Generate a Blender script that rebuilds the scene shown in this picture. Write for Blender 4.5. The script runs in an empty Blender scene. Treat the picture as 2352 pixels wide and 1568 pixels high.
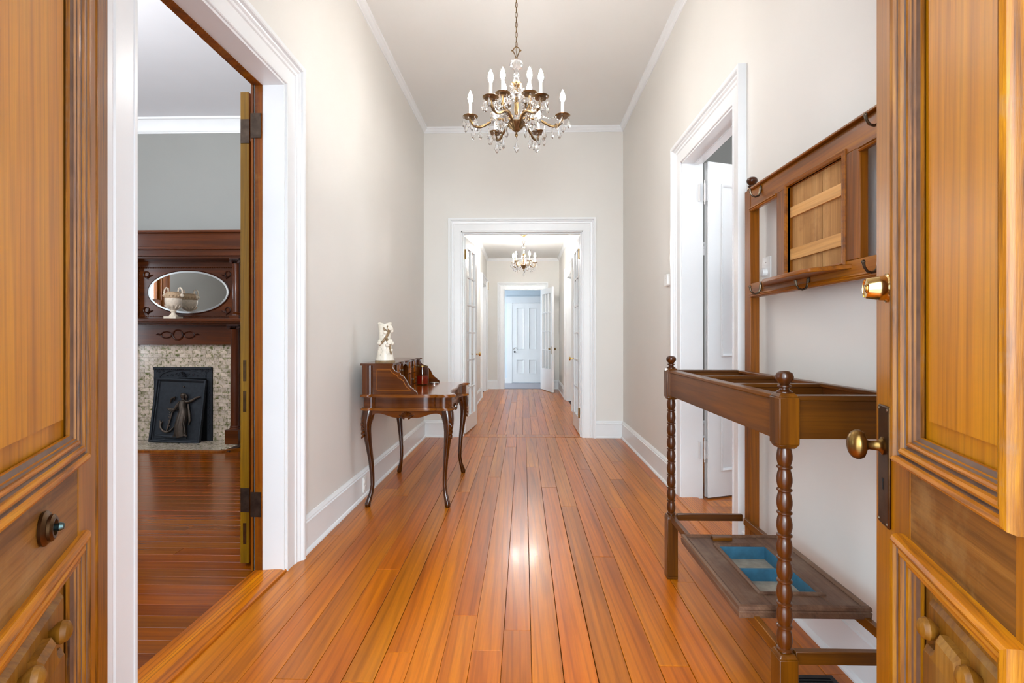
import bpy, math, random
from math import sin, cos, pi, radians as R
from mathutils import Vector, Matrix

rnd = random.Random(11)
C = bpy.context.scene.collection
S = bpy.context.scene
CEIL = 3.68        # hall ceiling height
REAR_CEIL = 2.97
XR = 1.175         # right wall face
YE = 5.95          # end wall face
def XL(y): return -1.24 + (y - 0.4) * 0.00865   # the left wall runs very slightly out of square

# ------------------------------------------------------------------ camera
cd = bpy.data.cameras.new('camera'); cam = bpy.data.objects.new('camera', cd); C.objects.link(cam)
cam.location = (0, 0, 1.2); cam.rotation_euler = (pi / 2, 0, math.atan(27 / 1150))
cd.sensor_width = 36; cd.lens = 36 * 1150 / 2352; cd.shift_y = -12 / 2352; cd.clip_start = 0.02
S.camera = cam
S.view_settings.view_transform = 'Standard'; S.view_settings.look = 'None'
S.view_settings.gamma = 1; S.view_settings.use_curve_mapping = False
S.view_settings.exposure = 0.69

# ------------------------------------------------------------------ world and lights
W = bpy.data.worlds.new('sky'); S.world = W; W.use_nodes = True
bg = W.node_tree.nodes['Background']; bg.inputs[0].default_value = (0.77, 0.89, 1.0, 1); bg.inputs[1].default_value = 4.3
def area(name, loc, rot, sx, sy, power, col=(1, 1, 1), portal=False):
    l = bpy.data.lights.new(name, 'AREA'); l.shape = 'RECTANGLE'; l.size = sx; l.size_y = sy
    l.energy = power; l.color = col
    o = bpy.data.objects.new(name, l); C.objects.link(o); o.location = loc; o.rotation_euler = rot
    if portal: l.cycles.is_portal = True
    return o
area('front_door_portal', (-0.01, 0.26, 1.25), (R(90), 0, 0), 1.3, 2.5, 1, portal=True)
area('parlor_window_portal', (-6.58, 3.0, 1.85), (0, R(-90), 0), 2.5, 1.2, 1, portal=True)
area('parlor_front_window_portal', (-3.6, 0.28, 1.85), (R(90), 0, 0), 1.2, 2.5, 1, portal=True)
area('side_room_window_portal', (4.68, 3.4, 1.8), (0, R(90), 0), 2.2, 1.2, 1, portal=True)
# large fill light added behind the camera to brighten the hall
area('front_fill', (0.0, -3.2, 2.0), (R(92), 0, 0), 2.2, 2.2, 250, (0.84, 0.94, 1.0))
# fill lights added in the two side rooms, aimed up at their ceilings
area('parlor_fill', (-3.6, 1.6, 2.3), (R(155), 0, 0), 1.0, 1.0, 100, (0.96, 0.98, 1.0))
area('side_room_fill', (3.0, 2.2, 2.0), (R(165), 0, 0), .8, .8, 45, (0.96, 0.98, 1.0))
BULB = 122.0
REAR_BULB = 500.0

# ------------------------------------------------------------------ materials
def new_mat(name):
    m = bpy.data.materials.new(name); m.use_nodes = True
    nt = m.node_tree; return m, nt, nt.nodes['Principled BSDF']
def lin(c):
    return tuple(((v / 255) / 12.92 if v / 255 < .04045 else ((v / 255 + .055) / 1.055) ** 2.4) for v in c) + (1,)
def coords(nt, scale, rot=(0, 0, 0), rand=True):
    tc = nt.nodes.new('ShaderNodeTexCoord'); mp = nt.nodes.new('ShaderNodeMapping')
    mp.inputs['Scale'].default_value = scale; mp.inputs['Rotation'].default_value = rot
    nt.links.new(tc.outputs['Object'], mp.inputs['Vector'])
    if rand:
        oi = nt.nodes.new('ShaderNodeObjectInfo'); ml = nt.nodes.new('ShaderNodeMath'); ml.operation = 'MULTIPLY'; ml.inputs[1].default_value = 37.0
        nt.links.new(oi.outputs['Random'], ml.inputs[0])
        ad = nt.nodes.new('ShaderNodeVectorMath'); ad.operation = 'ADD'
        nt.links.new(mp.outputs[0], ad.inputs[0]); nt.links.new(ml.outputs[0], ad.inputs[1])
        return ad.outputs[0]
    return mp.outputs[0]
def noise(nt, vec, scale=1, detail=4, rough=.55, dist=0):
    n = nt.nodes.new('ShaderNodeTexNoise'); n.inputs['Scale'].default_value = scale; n.inputs['Detail'].default_value = detail
    n.inputs['Roughness'].default_value = rough; n.inputs['Distortion'].default_value = dist
    nt.links.new(vec, n.inputs['Vector']); return n.outputs['Fac']
def ramp(nt, fac, stops):
    r = nt.nodes.new('ShaderNodeValToRGB'); e = r.color_ramp.elements
    e[0].position, e[0].color = stops[0]; e[1].position, e[1].color = stops[-1]
    for p, c in stops[1:-1]:
        x = e.new(p); x.color = c
    nt.links.new(fac, r.inputs[0]); return r.outputs[0]
def mix(nt, a, b, fac, mode='MIX'):
    m = nt.nodes.new('ShaderNodeMix'); m.data_type = 'RGBA'; m.blend_type = mode
    for v, i in ((a, 6), (b, 7)):
        if isinstance(v, tuple): m.inputs[i].default_value = v
        else: nt.links.new(v, m.inputs[i])
    if isinstance(fac, (int, float)): m.inputs[0].default_value = fac
    else: nt.links.new(fac, m.inputs[0])
    return m.outputs[2]
def bump(nt, b, h, strength, dist=.002):
    n = nt.nodes.new('ShaderNodeBump'); n.inputs['Strength'].default_value = strength; n.inputs['Distance'].default_value = dist
    nt.links.new(h, n.inputs['Height']); nt.links.new(n.outputs[0], b.inputs['Normal'])
def paint(name, c, rough=.5, mott=.03, scale=3, bmp=.0):
    m, nt, b = new_mat(name); v = coords(nt, (scale,) * 3, rand=False)
    f = noise(nt, v, 1, 3)
    lo = tuple(x * (1 - mott) for x in lin(c)[:3]) + (1,); hi = tuple(min(1, x * (1 + mott)) for x in lin(c)[:3]) + (1,)
    nt.links.new(ramp(nt, f, [(.3, lo), (.7, hi)]), b.inputs['Base Color']); b.inputs['Roughness'].default_value = rough
    if bmp:
        v2 = coords(nt, (60,) * 3, rand=False); bump(nt, b, noise(nt, v2, 1, 3), bmp)
    return m
def wood(name, dark, mid, light, axis='Z', rough=.4, coat=0.0, var=.12, hue=.0, scale=1.0, rings=.5, bmp=.12, wear=None, sat=1.18, wamt=.55):
    m, nt, b = new_mat(name)
    L, A = .55 * scale, 11 * scale
    def sc(a, l): return tuple(l if ax == axis else a for ax in 'XYZ')
    f1 = noise(nt, coords(nt, sc(A, L)), 1, 5, .6, .4)
    col = ramp(nt, f1, [(.28, lin(dark)), (.5, lin(mid)), (.72, lin(light))])
    # growth rings
    wv = nt.nodes.new('ShaderNodeTexWave'); wv.wave_type = 'RINGS' if rings > .7 else 'BANDS'; wv.bands_direction = 'DIAGONAL'; wv.inputs['Scale'].default_value = 2.2
    if wv.wave_type == 'RINGS': wv.rings_direction = axis
    wv.inputs['Distortion'].default_value = 9; wv.inputs['Detail'].default_value = 2; wv.inputs['Detail Scale'].default_value = .8
    nt.links.new(coords(nt, sc(9 * scale, .28 * scale)), wv.inputs['Vector'])
    lines = ramp(nt, wv.outputs['Fac'], [(.0, (.52, .45, .40, 1)), (.35, (1, 1, 1, 1)), (1, (1.0, 1.0, 1.0, 1))])
    col = mix(nt, col, lines, min(1, rings), 'MULTIPLY')
    f2 = noise(nt, coords(nt, sc(150 * scale, 4 * scale)), 1, 3, .6)
    fine = ramp(nt, f2, [(.3, (.72, .70, .68, 1)), (.62, (1.05, 1.05, 1.05, 1))])
    col = mix(nt, col, fine, .55, 'MULTIPLY')
    if wear:
        f3 = noise(nt, coords(nt, (7, 7, 7)), 1, 6, .7)
        wr = ramp(nt, f3, [(.5, (0, 0, 0, 1)), (.68, (1, 1, 1, 1))])
        w2 = nt.nodes.new('ShaderNodeMath'); w2.operation = 'MULTIPLY'; w2.inputs[1].default_value = wamt; nt.links.new(wr, w2.inputs[0])
        col = mix(nt, col, lin(wear), w2.outputs[0])
    oi = nt.nodes.new('ShaderNodeObjectInfo')
    hs = nt.nodes.new('ShaderNodeHueSaturation')
    def rng(inp, lo, hi, mul=1.0):
        mr = nt.nodes.new('ShaderNodeMapRange'); mr.inputs[3].default_value = lo; mr.inputs[4].default_value = hi
        if mul == 1.0: nt.links.new(oi.outputs['Random'], mr.inputs[0])
        else:
            mm = nt.nodes.new('ShaderNodeMath'); mm.operation = 'MULTIPLY'; mm.inputs[1].default_value = mul
            fr = nt.nodes.new('ShaderNodeMath'); fr.operation = 'FRACT'
            nt.links.new(oi.outputs['Random'], mm.inputs[0]); nt.links.new(mm.outputs[0], fr.inputs[0]); nt.links.new(fr.outputs[0], mr.inputs[0])
        nt.links.new(mr.outputs[0], inp)
    hs.inputs['Saturation'].default_value = sat; b.inputs['Specular IOR Level'].default_value = .32
    rng(hs.inputs['Value'], 1 - var, 1 + var)
    if hue: rng(hs.inputs['Hue'], .5 - hue, .5 + hue, 7.31)
    nt.links.new(col, hs.inputs['Color']); nt.links.new(hs.outputs[0], b.inputs['Base Color'])
    b.inputs['Roughness'].default_value = rough; b.inputs['Coat Weight'].default_value = coat; b.inputs['Coat Roughness'].default_value = .12
    if bmp: bump(nt, b, f2, bmp, .001)
    return m
def metal(name, c, rough=.3, mott=.25):
    m, nt, b = new_mat(name); f = noise(nt, coords(nt, (25,) * 3), 1, 4)
    lo = tuple(x * (1 - mott) for x in lin(c)[:3]) + (1,)
    nt.links.new(ramp(nt, f, [(.3, lo), (.7, lin(c))]), b.inputs['Base Color']); b.inputs['Metallic'].default_value = 1; b.inputs['Roughness'].default_value = rough
    return m
def glass_pane(name, tint=(1, 1, 1, 1)):
    m, nt, b = new_mat(name); nt.nodes.remove(b); out = nt.nodes['Material Output']
    t = nt.nodes.new('ShaderNodeBsdfTransparent'); t.inputs[0].default_value = tint
    g = nt.nodes.new('ShaderNodeBsdfGlossy'); g.inputs['Roughness'].default_value = .02
    fr = nt.nodes.new('ShaderNodeFresnel'); fr.inputs[0].default_value = 1.5
    mx = nt.nodes.new('ShaderNodeMixShader'); ge = nt.nodes.new('ShaderNodeNewGeometry'); k1 = nt.nodes.new('ShaderNodeMath'); k1.operation = 'SUBTRACT'; k1.inputs[0].default_value = 1; nt.links.new(ge.outputs['Backfacing'], k1.inputs[1])
    k2 = nt.nodes.new('ShaderNodeMath'); k2.operation = 'MULTIPLY'; nt.links.new(fr.outputs[0], k2.inputs[0]); nt.links.new(k1.outputs[0], k2.inputs[1])
    nt.links.new(k2.outputs[0], mx.inputs[0]); nt.links.new(t.outputs[0], mx.inputs[1]); nt.links.new(g.outputs[0], mx.inputs[2])
    nt.links.new(mx.outputs[0], out.inputs[0]); return m
def crystal(name):
    m, nt, b = new_mat(name); out = nt.nodes['Material Output']
    b.inputs['Base Color'].default_value = (1, 1, 1, 1); b.inputs['Transmission Weight'].default_value = 1
    b.inputs['Roughness'].default_value = .05; b.inputs['IOR'].default_value = 1.5
    t = nt.nodes.new('ShaderNodeBsdfTransparent'); mx = nt.nodes.new('ShaderNodeMixShader'); mx.inputs[0].default_value = .18
    nt.links.new(b.outputs[0], mx.inputs[1]); nt.links.new(t.outputs[0], mx.inputs[2]); nt.links.new(mx.outputs[0], out.inputs[0])
    return m
def emit(name, c, s):
    m, nt, b = new_mat(name); b.inputs['Base Color'].default_value = (1, 1, 1, 1)
    b.inputs['Emission Color'].default_value = c; b.inputs['Emission Strength'].default_value = s; return m

M = {}
M['wall'] = paint('wall_paint', (230, 227, 221), .55, .012, 2, .03)
M['ceiling'] = paint('ceiling_paint', (234, 234, 231), .6, .012, 2)
M['trim'] = paint('white_trim_paint', (240, 242, 243), .3, .012, 6, .03)
M['grey_wall'] = paint('grey_parlor_paint', (150, 151, 147), .6, .015, 2)
M['parlor_ceiling'] = paint('parlor_ceiling_paint', (226, 226, 230), .6, .02, 1.5)
M['siding'] = paint('porch_siding_paint', (200, 208, 214), .5, .02, 4)
M['porch_white'] = paint('porch_white_paint', (222, 221, 220), .45, .02, 4)
M['porch_floor'] = paint('porch_floor_paint', (150, 144, 150), .4, .06, 9)
M['plank'] = wood('heart_pine_plank', (150, 80, 28), (190, 110, 46), (208, 130, 62), 'Y', .30, .12, .11, .006, .8, .42, .06)
M['plank'].node_tree.nodes['Principled BSDF'].inputs['Specular IOR Level'].default_value = .45
M['plank_x'] = wood('heart_pine_parlor_plank', (108, 54, 20), (134, 70, 26), (152, 84, 34), 'X', .22, .25, .08, .005, .8, .3, .04)
M['saddle'] = wood('pine_saddle', (150, 76, 22), (198, 112, 34), (222, 146, 56), 'Y', .28, .25, .05, 0, 1.2, .8, .1)
M['gap'] = paint('dark_joint', (52, 28, 14), .8, .2, 5)
dd = ((150, 92, 38), (196, 132, 58), (216, 158, 84))
M['door_v'] = wood('front_door_pine_upright', (124, 74, 26), (166, 106, 40), (186, 128, 58), 'Z', .36, .12, .03, 0, 1.4, .35, .15, (150, 108, 60), 1.25, .35)
M['door_h'] = wood('front_door_pine_rail', (90, 58, 30), (130, 87, 46), (158, 113, 66), 'X', .5, .05, .03, 0, 2.0, .4, .35, (156, 122, 80), 1.1, .6)
M['door_panel'] = wood('front_door_panel', (160, 98, 28), (190, 124, 40), (204, 144, 60), 'Z', .42, .0, .03, 0, 1.1, .35, .10, (160, 116, 58), 1.25, .3)
M['door_low'] = wood('front_door_low_panel', (98, 64, 30), (134, 90, 44), (156, 114, 62), 'Z', .5, .0, .05, 0, 1.6, .35, .25, (150, 118, 74), 1.1, .5)
M['mould_v'] = wood('worn_moulding_upright', (58, 36, 22), (140, 88, 36), (172, 122, 64), 'Z', .4, .12, .05, 0, 8.0, .25, .25, (124, 104, 88), 1.15, .5)
M['mould_h'] = wood('worn_moulding_rail', (104, 60, 28), (180, 110, 42), (200, 146, 84), 'X', .46, .05, .05, 0, 7.0, .25, .25, (168, 134, 96), 1.2, .45)
M['mantel_x'] = wood('mantel_mahogany', (54, 26, 14), (82, 42, 22), (104, 56, 30), 'X', .28, .3, .04, 0, 1.0, .3, .05)
M['mantel_z'] = wood('mantel_mahogany_upright', (54, 26, 14), (80, 40, 22), (100, 54, 30), 'Z', .28, .3, .04, 0, 1.0, .3, .05)
M['carving'] = wood('mantel_carving', (34, 14, 9), (54, 24, 14), (74, 34, 18), 'X', .35, .2, .02, 0, 1, .1, .1)
M['brown_jamb'] = wood('stained_jamb', (92, 46, 20), (136, 78, 36), (160, 98, 48), 'Z', .4, .2, .06, 0, 1.2, .4, .15, (150, 116, 84))
M['door_edge'] = wood('parlor_door_edge', (106, 78, 38), (136, 104, 54), (152, 120, 66), 'Z', .4, .2, .04, 0, 1.4, .3, .1)
M['oak_x'] = wood('hall_stand_oak', (58, 33, 16), (84, 50, 24), (104, 65, 32), 'X', .38, .2, .08, 0, 1.6, .3, .12)
M['oak_y'] = wood('hall_stand_oak_rail', (68, 39, 18), (100, 60, 29), (122, 78, 40), 'Y', .38, .2, .10, 0, 1.6, .3, .12)
M['oak_z'] = wood('hall_stand_oak_post', (62, 35, 18), (90, 55, 29), (112, 71, 38), 'Z', .34, .25, .08, 0, 1.6, .3, .12)
M['oak_panel_y'] = wood('hall_stand_back_rail', (98, 56, 24), (146, 88, 40), (172, 112, 56), 'Y', .36, .2, .06, 0, 1.6, .35, .12)
M['oak_panel_z'] = wood('hall_stand_back_stile', (90, 52, 24), (134, 80, 38), (160, 102, 52), 'Z', .36, .2, .06, 0, 1.6, .35, .12)
M['groove_dark'] = paint('dark_grooves', (98, 70, 52), .6, .3, 18)
M['grout'] = paint('tile_grout', (128, 118, 100), .8, .1, 20)
M['verdigris'] = metal('verdigris_spindle', (92, 112, 110), .4, .3)
M['silver'] = metal('silvery_lid', (190, 188, 184), .3, .1)
M['turned'] = wood('hall_stand_turned', (50, 28, 18), (76, 44, 28), (98, 60, 38), 'Z', .3, .3, .04, 0, 1.4, .2, .08)
M['shelf_wood'] = wood('stand_shelf_oak', (70, 44, 28), (98, 64, 42), (118, 84, 58), 'Y', .5, .05, .05, 0, 2.2, .3, .2, (122, 98, 78), .92)
M['backboard'] = wood('rough_backboard', (160, 112, 62), (190, 140, 84), (212, 168, 112), 'Z', .75, 0, .06, 0, 1.0, .12, .4, (150, 104, 62), 1.0, .6)
M['slat'] = wood('pine_batten', (200, 142, 76), (222, 166, 100), (232, 184, 120), 'Y', .6, 0, .04, 0, 1.0, .2, .12, None, 1.0)
M['desk'] = wood('desk_walnut', (58, 30, 15), (84, 45, 23), (104, 59, 32), 'X', .2, .5, .05, 0, 1.0, .35, .03)
M['desk_z'] = wood('desk_walnut_upright', (58, 30, 15), (84, 45, 23), (104, 59, 32), 'Z', .2, .5, .05, 0, 1.0, .35, .03)
M['desk_top'] = wood('desk_top_veneer', (104, 52, 28), (146, 82, 48), (170, 104, 66), 'Y', .16, .6, .02, 0, 1.0, .3, .02)
M['desk_leg'] = wood('desk_leg_walnut', (44, 22, 12), (68, 36, 20), (88, 50, 28), 'Z', .22, .5, .03, 0, 1.0, .2, .03)
M['desk_edge'] = wood('desk_moulding', (96, 52, 22), (134, 80, 36), (156, 98, 50), 'X', .25, .4, .03, 0, 1.5, .2, .03)
M['inlay'] = wood('desk_inlay_line', (130, 76, 36), (150, 92, 46), (164, 104, 54), 'X', .2, .5, .02, 0, 1, .1, .02)
M['drawer_front'] = wood('desk_drawer_front', (120, 62, 24), (156, 88, 36), (178, 106, 50), 'Z', .2, .5, .06, 0, 1.2, .3, .02)
M['shadow_wood'] = wood('desk_inside', (40, 20, 12), (56, 28, 16), (68, 36, 20), 'X', .5, 0, .03, 0, 1, .2, .03)
M['iron'] = metal('cast_iron', (50, 54, 60), .55, .35)
M['iron'].node_tree.nodes['Principled BSDF'].inputs['Metallic'].default_value = .55
M['bronze_iron'] = metal('bronzed_relief', (96, 84, 74), .42, .4)
M['bronze_iron'].node_tree.nodes['Principled BSDF'].inputs['Metallic'].default_value = .7
M['soot_and_shade'] = paint('soot_and_shade', (14, 13, 13), .9, .2)  # firebox soot, and the shade painted into keyhole and registers
M['brass'] = metal('polished_brass', (228, 196, 130), .12, .12)
M['old_brass'] = metal('aged_brass', (150, 118, 66), .3, .4)
M['lock_plate'] = metal('dark_bronze_plate', (104, 78, 52), .38, .4)
M['hook'] = metal('dark_hook', (112, 98, 82), .34, .3)
M['hinge'] = metal('dark_hinge', (96, 82, 72), .45, .45)
M['chand'] = metal('antique_brass', (152, 122, 84), .34, .45)
M['white_plastic'] = paint('white_plastic', (240, 239, 236), .35, .005)
M['cream_plastic'] = paint('cream_plastic', (226, 206, 168), .4, .01)
M['candle'] = paint('candle_sleeve', (244, 238, 226), .5, .01)
M['ceramic'] = paint('ceramic', (232, 224, 208), .35, .05, 30)
M['ceramic_brown'] = paint('ceramic_twig', (140, 116, 84), .45, .3, 60)
M['urn'] = paint('urn_stone', (222, 208, 188), .6, .12, 40)
M['urn_band'] = paint('urn_carved_band', (188, 160, 128), .65, .2, 60)
M['blue'] = paint('old_blue_paint', (48, 98, 122), .5, .2, 25)
M['zinc'] = paint('zinc_tray', (150, 142, 128), .6, .2, 30)
M['black'] = paint('black_enamel', (20, 20, 21), .5, .1)
M['pane'] = glass_pane('window_glass')
M['crystal'] = crystal('cut_crystal')
M['bulb'] = emit('lit_bulb', (1, .975, .935, 1), BULB)
M['rear_bulb'] = emit('lit_rear_bulb', (1, .98, .95, 1), REAR_BULB)
m, nt, b = new_mat('mirror_silver'); b.inputs['Base Color'].default_value = (.82, .81, .78, 1); b.inputs['Metallic'].default_value = 1; b.inputs['Roughness'].default_value = .01; M['mirror'] = m
m, nt, b = new_mat('mirror_bevel'); b.inputs['Base Color'].default_value = (.5, .5, .49, 1); b.inputs['Metallic'].default_value = 1; b.inputs['Roughness'].default_value = .3; M['mirror_bevel'] = m
m, nt, b = new_mat('red_wax'); b.inputs['Base Color'].default_value = lin((128, 22, 20)); b.inputs['Roughness'].default_value = .35; b.inputs['Subsurface Weight'].default_value = .1; M['wax'] = m
M['jar'] = glass_pane('amber_jar_glass', (.86, .74, .56, 1))
def tile_mat(name, fine):
    m, nt, b = new_mat(name)
    f = noise(nt, coords(nt, (26 * fine, 26 * fine, 26 * fine)), 1, 5, .65, .6)
    col = ramp(nt, f, [(.34, lin((104, 108, 64))), (.42, lin((170, 160, 130))), (.50, lin((206, 188, 168))), (.7, lin((222, 208, 192)))])
    oi = nt.nodes.new('ShaderNodeObjectInfo'); hs = nt.nodes.new('ShaderNodeHueSaturation'); mr = nt.nodes.new('ShaderNodeMapRange'); mr.inputs[3].default_value = .82; mr.inputs[4].default_value = 1.1
    nt.links.new(oi.outputs['Random'], mr.inputs[0]); nt.links.new(mr.outputs[0], hs.inputs['Value']); nt.links.new(col, hs.inputs['Color']); nt.links.new(hs.outputs[0], b.inputs['Base Color'])
    b.inputs['Roughness'].default_value = .12; bump(nt, b, f, .25, .003); return m
M['tile'] = tile_mat('mottled_tile', 1.0)
M['hearth_tile'] = tile_mat('mottled_hearth_tile', 1.6)

# ------------------------------------------------------------------ mesh builder
class MB:
    def __init__(s, f=None): s.v = []; s.f = []; s.map = f
    def add(s, vs, fs):
        n = len(s.v); s.v += [s.map(*p) if s.map else tuple(p) for p in vs]; s.f += [tuple(i + n for i in q) for q in fs]; return s
    def box(s, x0, x1, y0, y1, z0, z1):
        vs = [(x, y, z) for z in (z0, z1) for y in (y0, y1) for x in (x0, x1)]
        return s.add(vs, [(0, 2, 3, 1), (4, 5, 7, 6), (0, 1, 5, 4), (2, 6, 7, 3), (0, 4, 6, 2), (1, 3, 7, 5)])
    def lathe(s, prof, c=(0, 0, 0), seg=16, ax='Z', sx=1, sy=1):
        vs = []; n = len(prof)
        for r, h in prof:
            for k in range(seg):
                a = 2 * pi * k / seg; p, q = r * cos(a) * sx, r * sin(a) * sy
                vs.append((c[0] + p, c[1] + q, c[2] + h) if ax == 'Z' else (c[0] + h, c[1] + p, c[2] + q) if ax == 'X' else (c[0] + q, c[1] + h, c[2] + p))
        fs = [(i * seg + k, i * seg + (k + 1) % seg, (i + 1) * seg + (k + 1) % seg, (i + 1) * seg + k) for i in range(n - 1) for k in range(seg)]
        fs.append(tuple(range(seg - 1, -1, -1))); fs.append(tuple((n - 1) * seg + k for k in range(seg)))
        return s.add(vs, fs)
    def ball(s, c, r, seg=12, rings=7, sx=1, sy=1, sz=1):
        return s.lathe([(max(1e-4, r * sin(pi * i / rings)), -r * sz * cos(pi * i / rings)) for i in range(rings + 1)], c, seg, 'Z', sx, sy)
    def tube(s, pts, rad, seg=8, closed=False):
        P = [Vector(p) for p in pts]; n = len(P); rad = rad if isinstance(rad, (list, tuple)) else [rad] * n
        vs = []; up = None
        for i in range(n):
            t = (P[(i + 1) % n] - P[i - 1]) if closed else (P[min(i + 1, n - 1)] - P[max(i - 1, 0)])
            t.normalize()
            if up is None: up = Vector((0, 0, 1)) if abs(t.z) < .9 else Vector((1, 0, 0))
            a = t.cross(up); a.normalize(); up = a.cross(t)
            for k in range(seg):
                g = 2 * pi * k / seg; vs.append(tuple(P[i] + (a * cos(g) + up * sin(g)) * rad[i]))
        m = n if closed else n - 1
        fs = [(i * seg + k, i * seg + (k + 1) % seg, ((i + 1) % n) * seg + (k + 1) % seg, ((i + 1) % n) * seg + k) for i in range(m) for k in range(seg)]
        if not closed: fs += [tuple(range(seg - 1, -1, -1)), tuple((n - 1) * seg + k for k in range(seg))]
        return s.add(vs, fs)
    def extrude(s, poly, f, a0, a1):
        n = len(poly); vs = [f(p, q, a0) for p, q in poly] + [f(p, q, a1) for p, q in poly]
        fs = [(i, (i + 1) % n, n + (i + 1) % n, n + i) for i in range(n)] + [tuple(range(n - 1, -1, -1)), tuple(range(n, 2 * n))]
        return s.add(vs, fs)
    def sweep(s, path, prof, f, closed=False):
        """profile (t, h) swept along the 2D path; t goes to the left of the path, h out of its plane; f(p, q, h) -> xyz"""
        n = len(path); m = len(prof); vs = []
        for i in range(n):
            def nrm(a, b):
                d = Vector((b[0] - a[0], b[1] - a[1])); d.normalize(); return Vector((-d.y, d.x))
            if closed or 0 < i < n - 1:
                n1 = nrm(path[i - 1], path[i]); n2 = nrm(path[i], path[(i + 1) % n]); mt = (n1 + n2) / (1 + n1.dot(n2))
            else: mt = nrm(path[0], path[1]) if i == 0 else nrm(path[-2], path[-1])
            vs += [f(path[i][0] + mt.x * t, path[i][1] + mt.y * t, h) for t, h in prof]
        k = n if closed else n - 1
        fs = [(i * m + j, i * m + (j + 1) % m, ((i + 1) % n) * m + (j + 1) % m, ((i + 1) % n) * m + j) for i in range(k) for j in range(m)]
        if not closed: fs += [tuple(range(m - 1, -1, -1)), tuple((n - 1) * m + j for j in range(m))]
        return s.add(vs, fs)
    def mesh(s, name, mat, ang=35):
        me = bpy.data.meshes.new(name); me.from_pydata(s.v, [], s.f); me.validate(); me.update()
        import bmesh
        bm = bmesh.new(); bm.from_mesh(me); bmesh.ops.recalc_face_normals(bm, faces=bm.faces); bm.to_mesh(me); bm.free()
        me.polygons.foreach_set('use_smooth', [True] * len(me.polygons)); me.set_sharp_from_angle(angle=R(ang))
        me.materials.append(M[mat]); return me
    def build(s, name, mat, parent=None, off=(0, 0, 0), bev=0, ang=35):
        if off != (0, 0, 0): s.v = [(p[0] - off[0], p[1] - off[1], p[2] - off[2]) for p in s.v]
        return link(name, s.mesh(name, mat, ang), parent, bev=bev)
def link(name, me, parent=None, loc=(0, 0, 0), rot=(0, 0, 0), bev=0):
    o = bpy.data.objects.new(name, me); C.objects.link(o); o.location = loc; o.rotation_euler = rot
    if parent is not None: o.parent = parent
    if bev:
        b = o.modifiers.new('bevel', 'BEVEL'); b.width = bev; b.segments = 2; b.limit_method = 'ANGLE'; b.angle_limit = R(50)
    return o
def thing(name, label, cat, loc=(0, 0, 0), rz=0, group=None):
    o = bpy.data.objects.new(name, None); C.objects.link(o); o.location = loc; o.rotation_euler = (0, 0, rz); o.empty_display_size = .05
    return tag(o, label, cat, group)
def tag(o, label, cat, group=None):
    o['label'] = label; o['category'] = cat
    if group: o['group'] = group
    return o
def struct(o, label=None):
    o['kind'] = 'structure'
    if label: o['label'] = label
    return o
def sroot(name, label, loc=(0, 0, 0), rz=0):
    o = bpy.data.objects.new(name, None); C.objects.link(o); o.location = loc; o.rotation_euler = (0, 0, rz); o.empty_display_size = .05
    return struct(o, label)
ID = lambda p, q, h: (p, q, h)

# ------------------------------------------------------------------ structure: walls, ceilings
WT = .14
def wl(x, y, z): return (XL(y) + x, y, z)         # left wall frame: x counts from the hall face
LD0, LD1, LDT = 1.55, 2.53, 2.49                  # left doorway
RD0, RD1, RDT = 2.82, 3.75, 2.49                  # right doorway
b = MB(wl)
b.box(-WT, 0, .30, LD0, 0, CEIL).box(-WT, 0, LD1, YE + .17, 0, CEIL).box(-WT, 0, LD0, LD1, LDT, CEIL)
struct(b.build('wall_left', 'wall'), 'greige painted wall behind the writing desk')
b = MB(); b.box(XR, XR + .15, .30, RD0, 0, CEIL).box(XR, XR + .15, RD1, YE + .17, 0, CEIL).box(XR, XR + .15, RD0, RD1, RDT, CEIL)
struct(b.build('wall_right', 'wall'), 'greige painted wall behind the hall stand')
ED0, ED1, EDT = -.745, .70, 2.45
b = MB(); b.box(-1.4, ED0, YE, YE + .17, 0, CEIL).box(ED1, 1.33, YE, YE + .17, 0, CEIL).box(ED0, ED1, YE, YE + .17, EDT, CEIL)
struct(b.build('wall_back', 'wall'), 'greige wall with the cased opening to the rear hall')
b = MB(); b.box(-6.55, -.64, .30, .46, 0, CEIL + .02) if False else b.box(-1.42, -.62, .30, .46, 0, CEIL).box(.62, 1.33, .30, .46, 0, CEIL).box(-.62, .62, .30, .46, 2.5, CEIL)
struct(b.build('wall_front', 'wall'))
struct(MB().box(-1.42, 1.33, .30, YE + .17, CEIL, CEIL + .1).build('ceiling', 'ceiling'), 'pale flat ceiling over the entrance hall')
# rear hall
RX0, RX1, RY0, RY1 = -.845, .805, YE + .17, 11.4
LQ0, LQ1, RQ0, RQ1 = 9.90, 10.98, 8.18, 9.35
b = MB(); b.box(RX0 - .15, RX0, RY0, LQ0, 0, REAR_CEIL).box(RX0 - .15, RX0, LQ1, RY1 + .15, 0, REAR_CEIL).box(RX0 - .15, RX0, LQ0, LQ1, 2.32, REAR_CEIL)
struct(b.build('wall_rear_left', 'wall'))
b = MB(); b.box(RX1, RX1 + .15, RY0, RQ0, 0, REAR_CEIL).box(RX1, RX1 + .15, RQ1, RY1 + .15, 0, REAR_CEIL).box(RX1, RX1 + .15, RQ0, RQ1, 2.32, REAR_CEIL)
struct(b.build('wall_rear_right', 'wall'))
BX0, BX1, BT = -.45, .40, 2.27
b = MB(); b.box(RX0, BX0, RY1, RY1 + .15, 0, REAR_CEIL).box(BX1, RX1, RY1, RY1 + .15, 0, REAR_CEIL).box(BX0, BX1, RY1, RY1 + .15, BT, REAR_CEIL)
struct(b.build('wall_rear_back', 'wall'))
struct(MB().box(RX0 - .15, RX1 + .15, RY0, RY1 + .15, REAR_CEIL, REAR_CEIL + .1).build('ceiling', 'ceiling'), 'lower pale ceiling over the rear hall')
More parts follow.
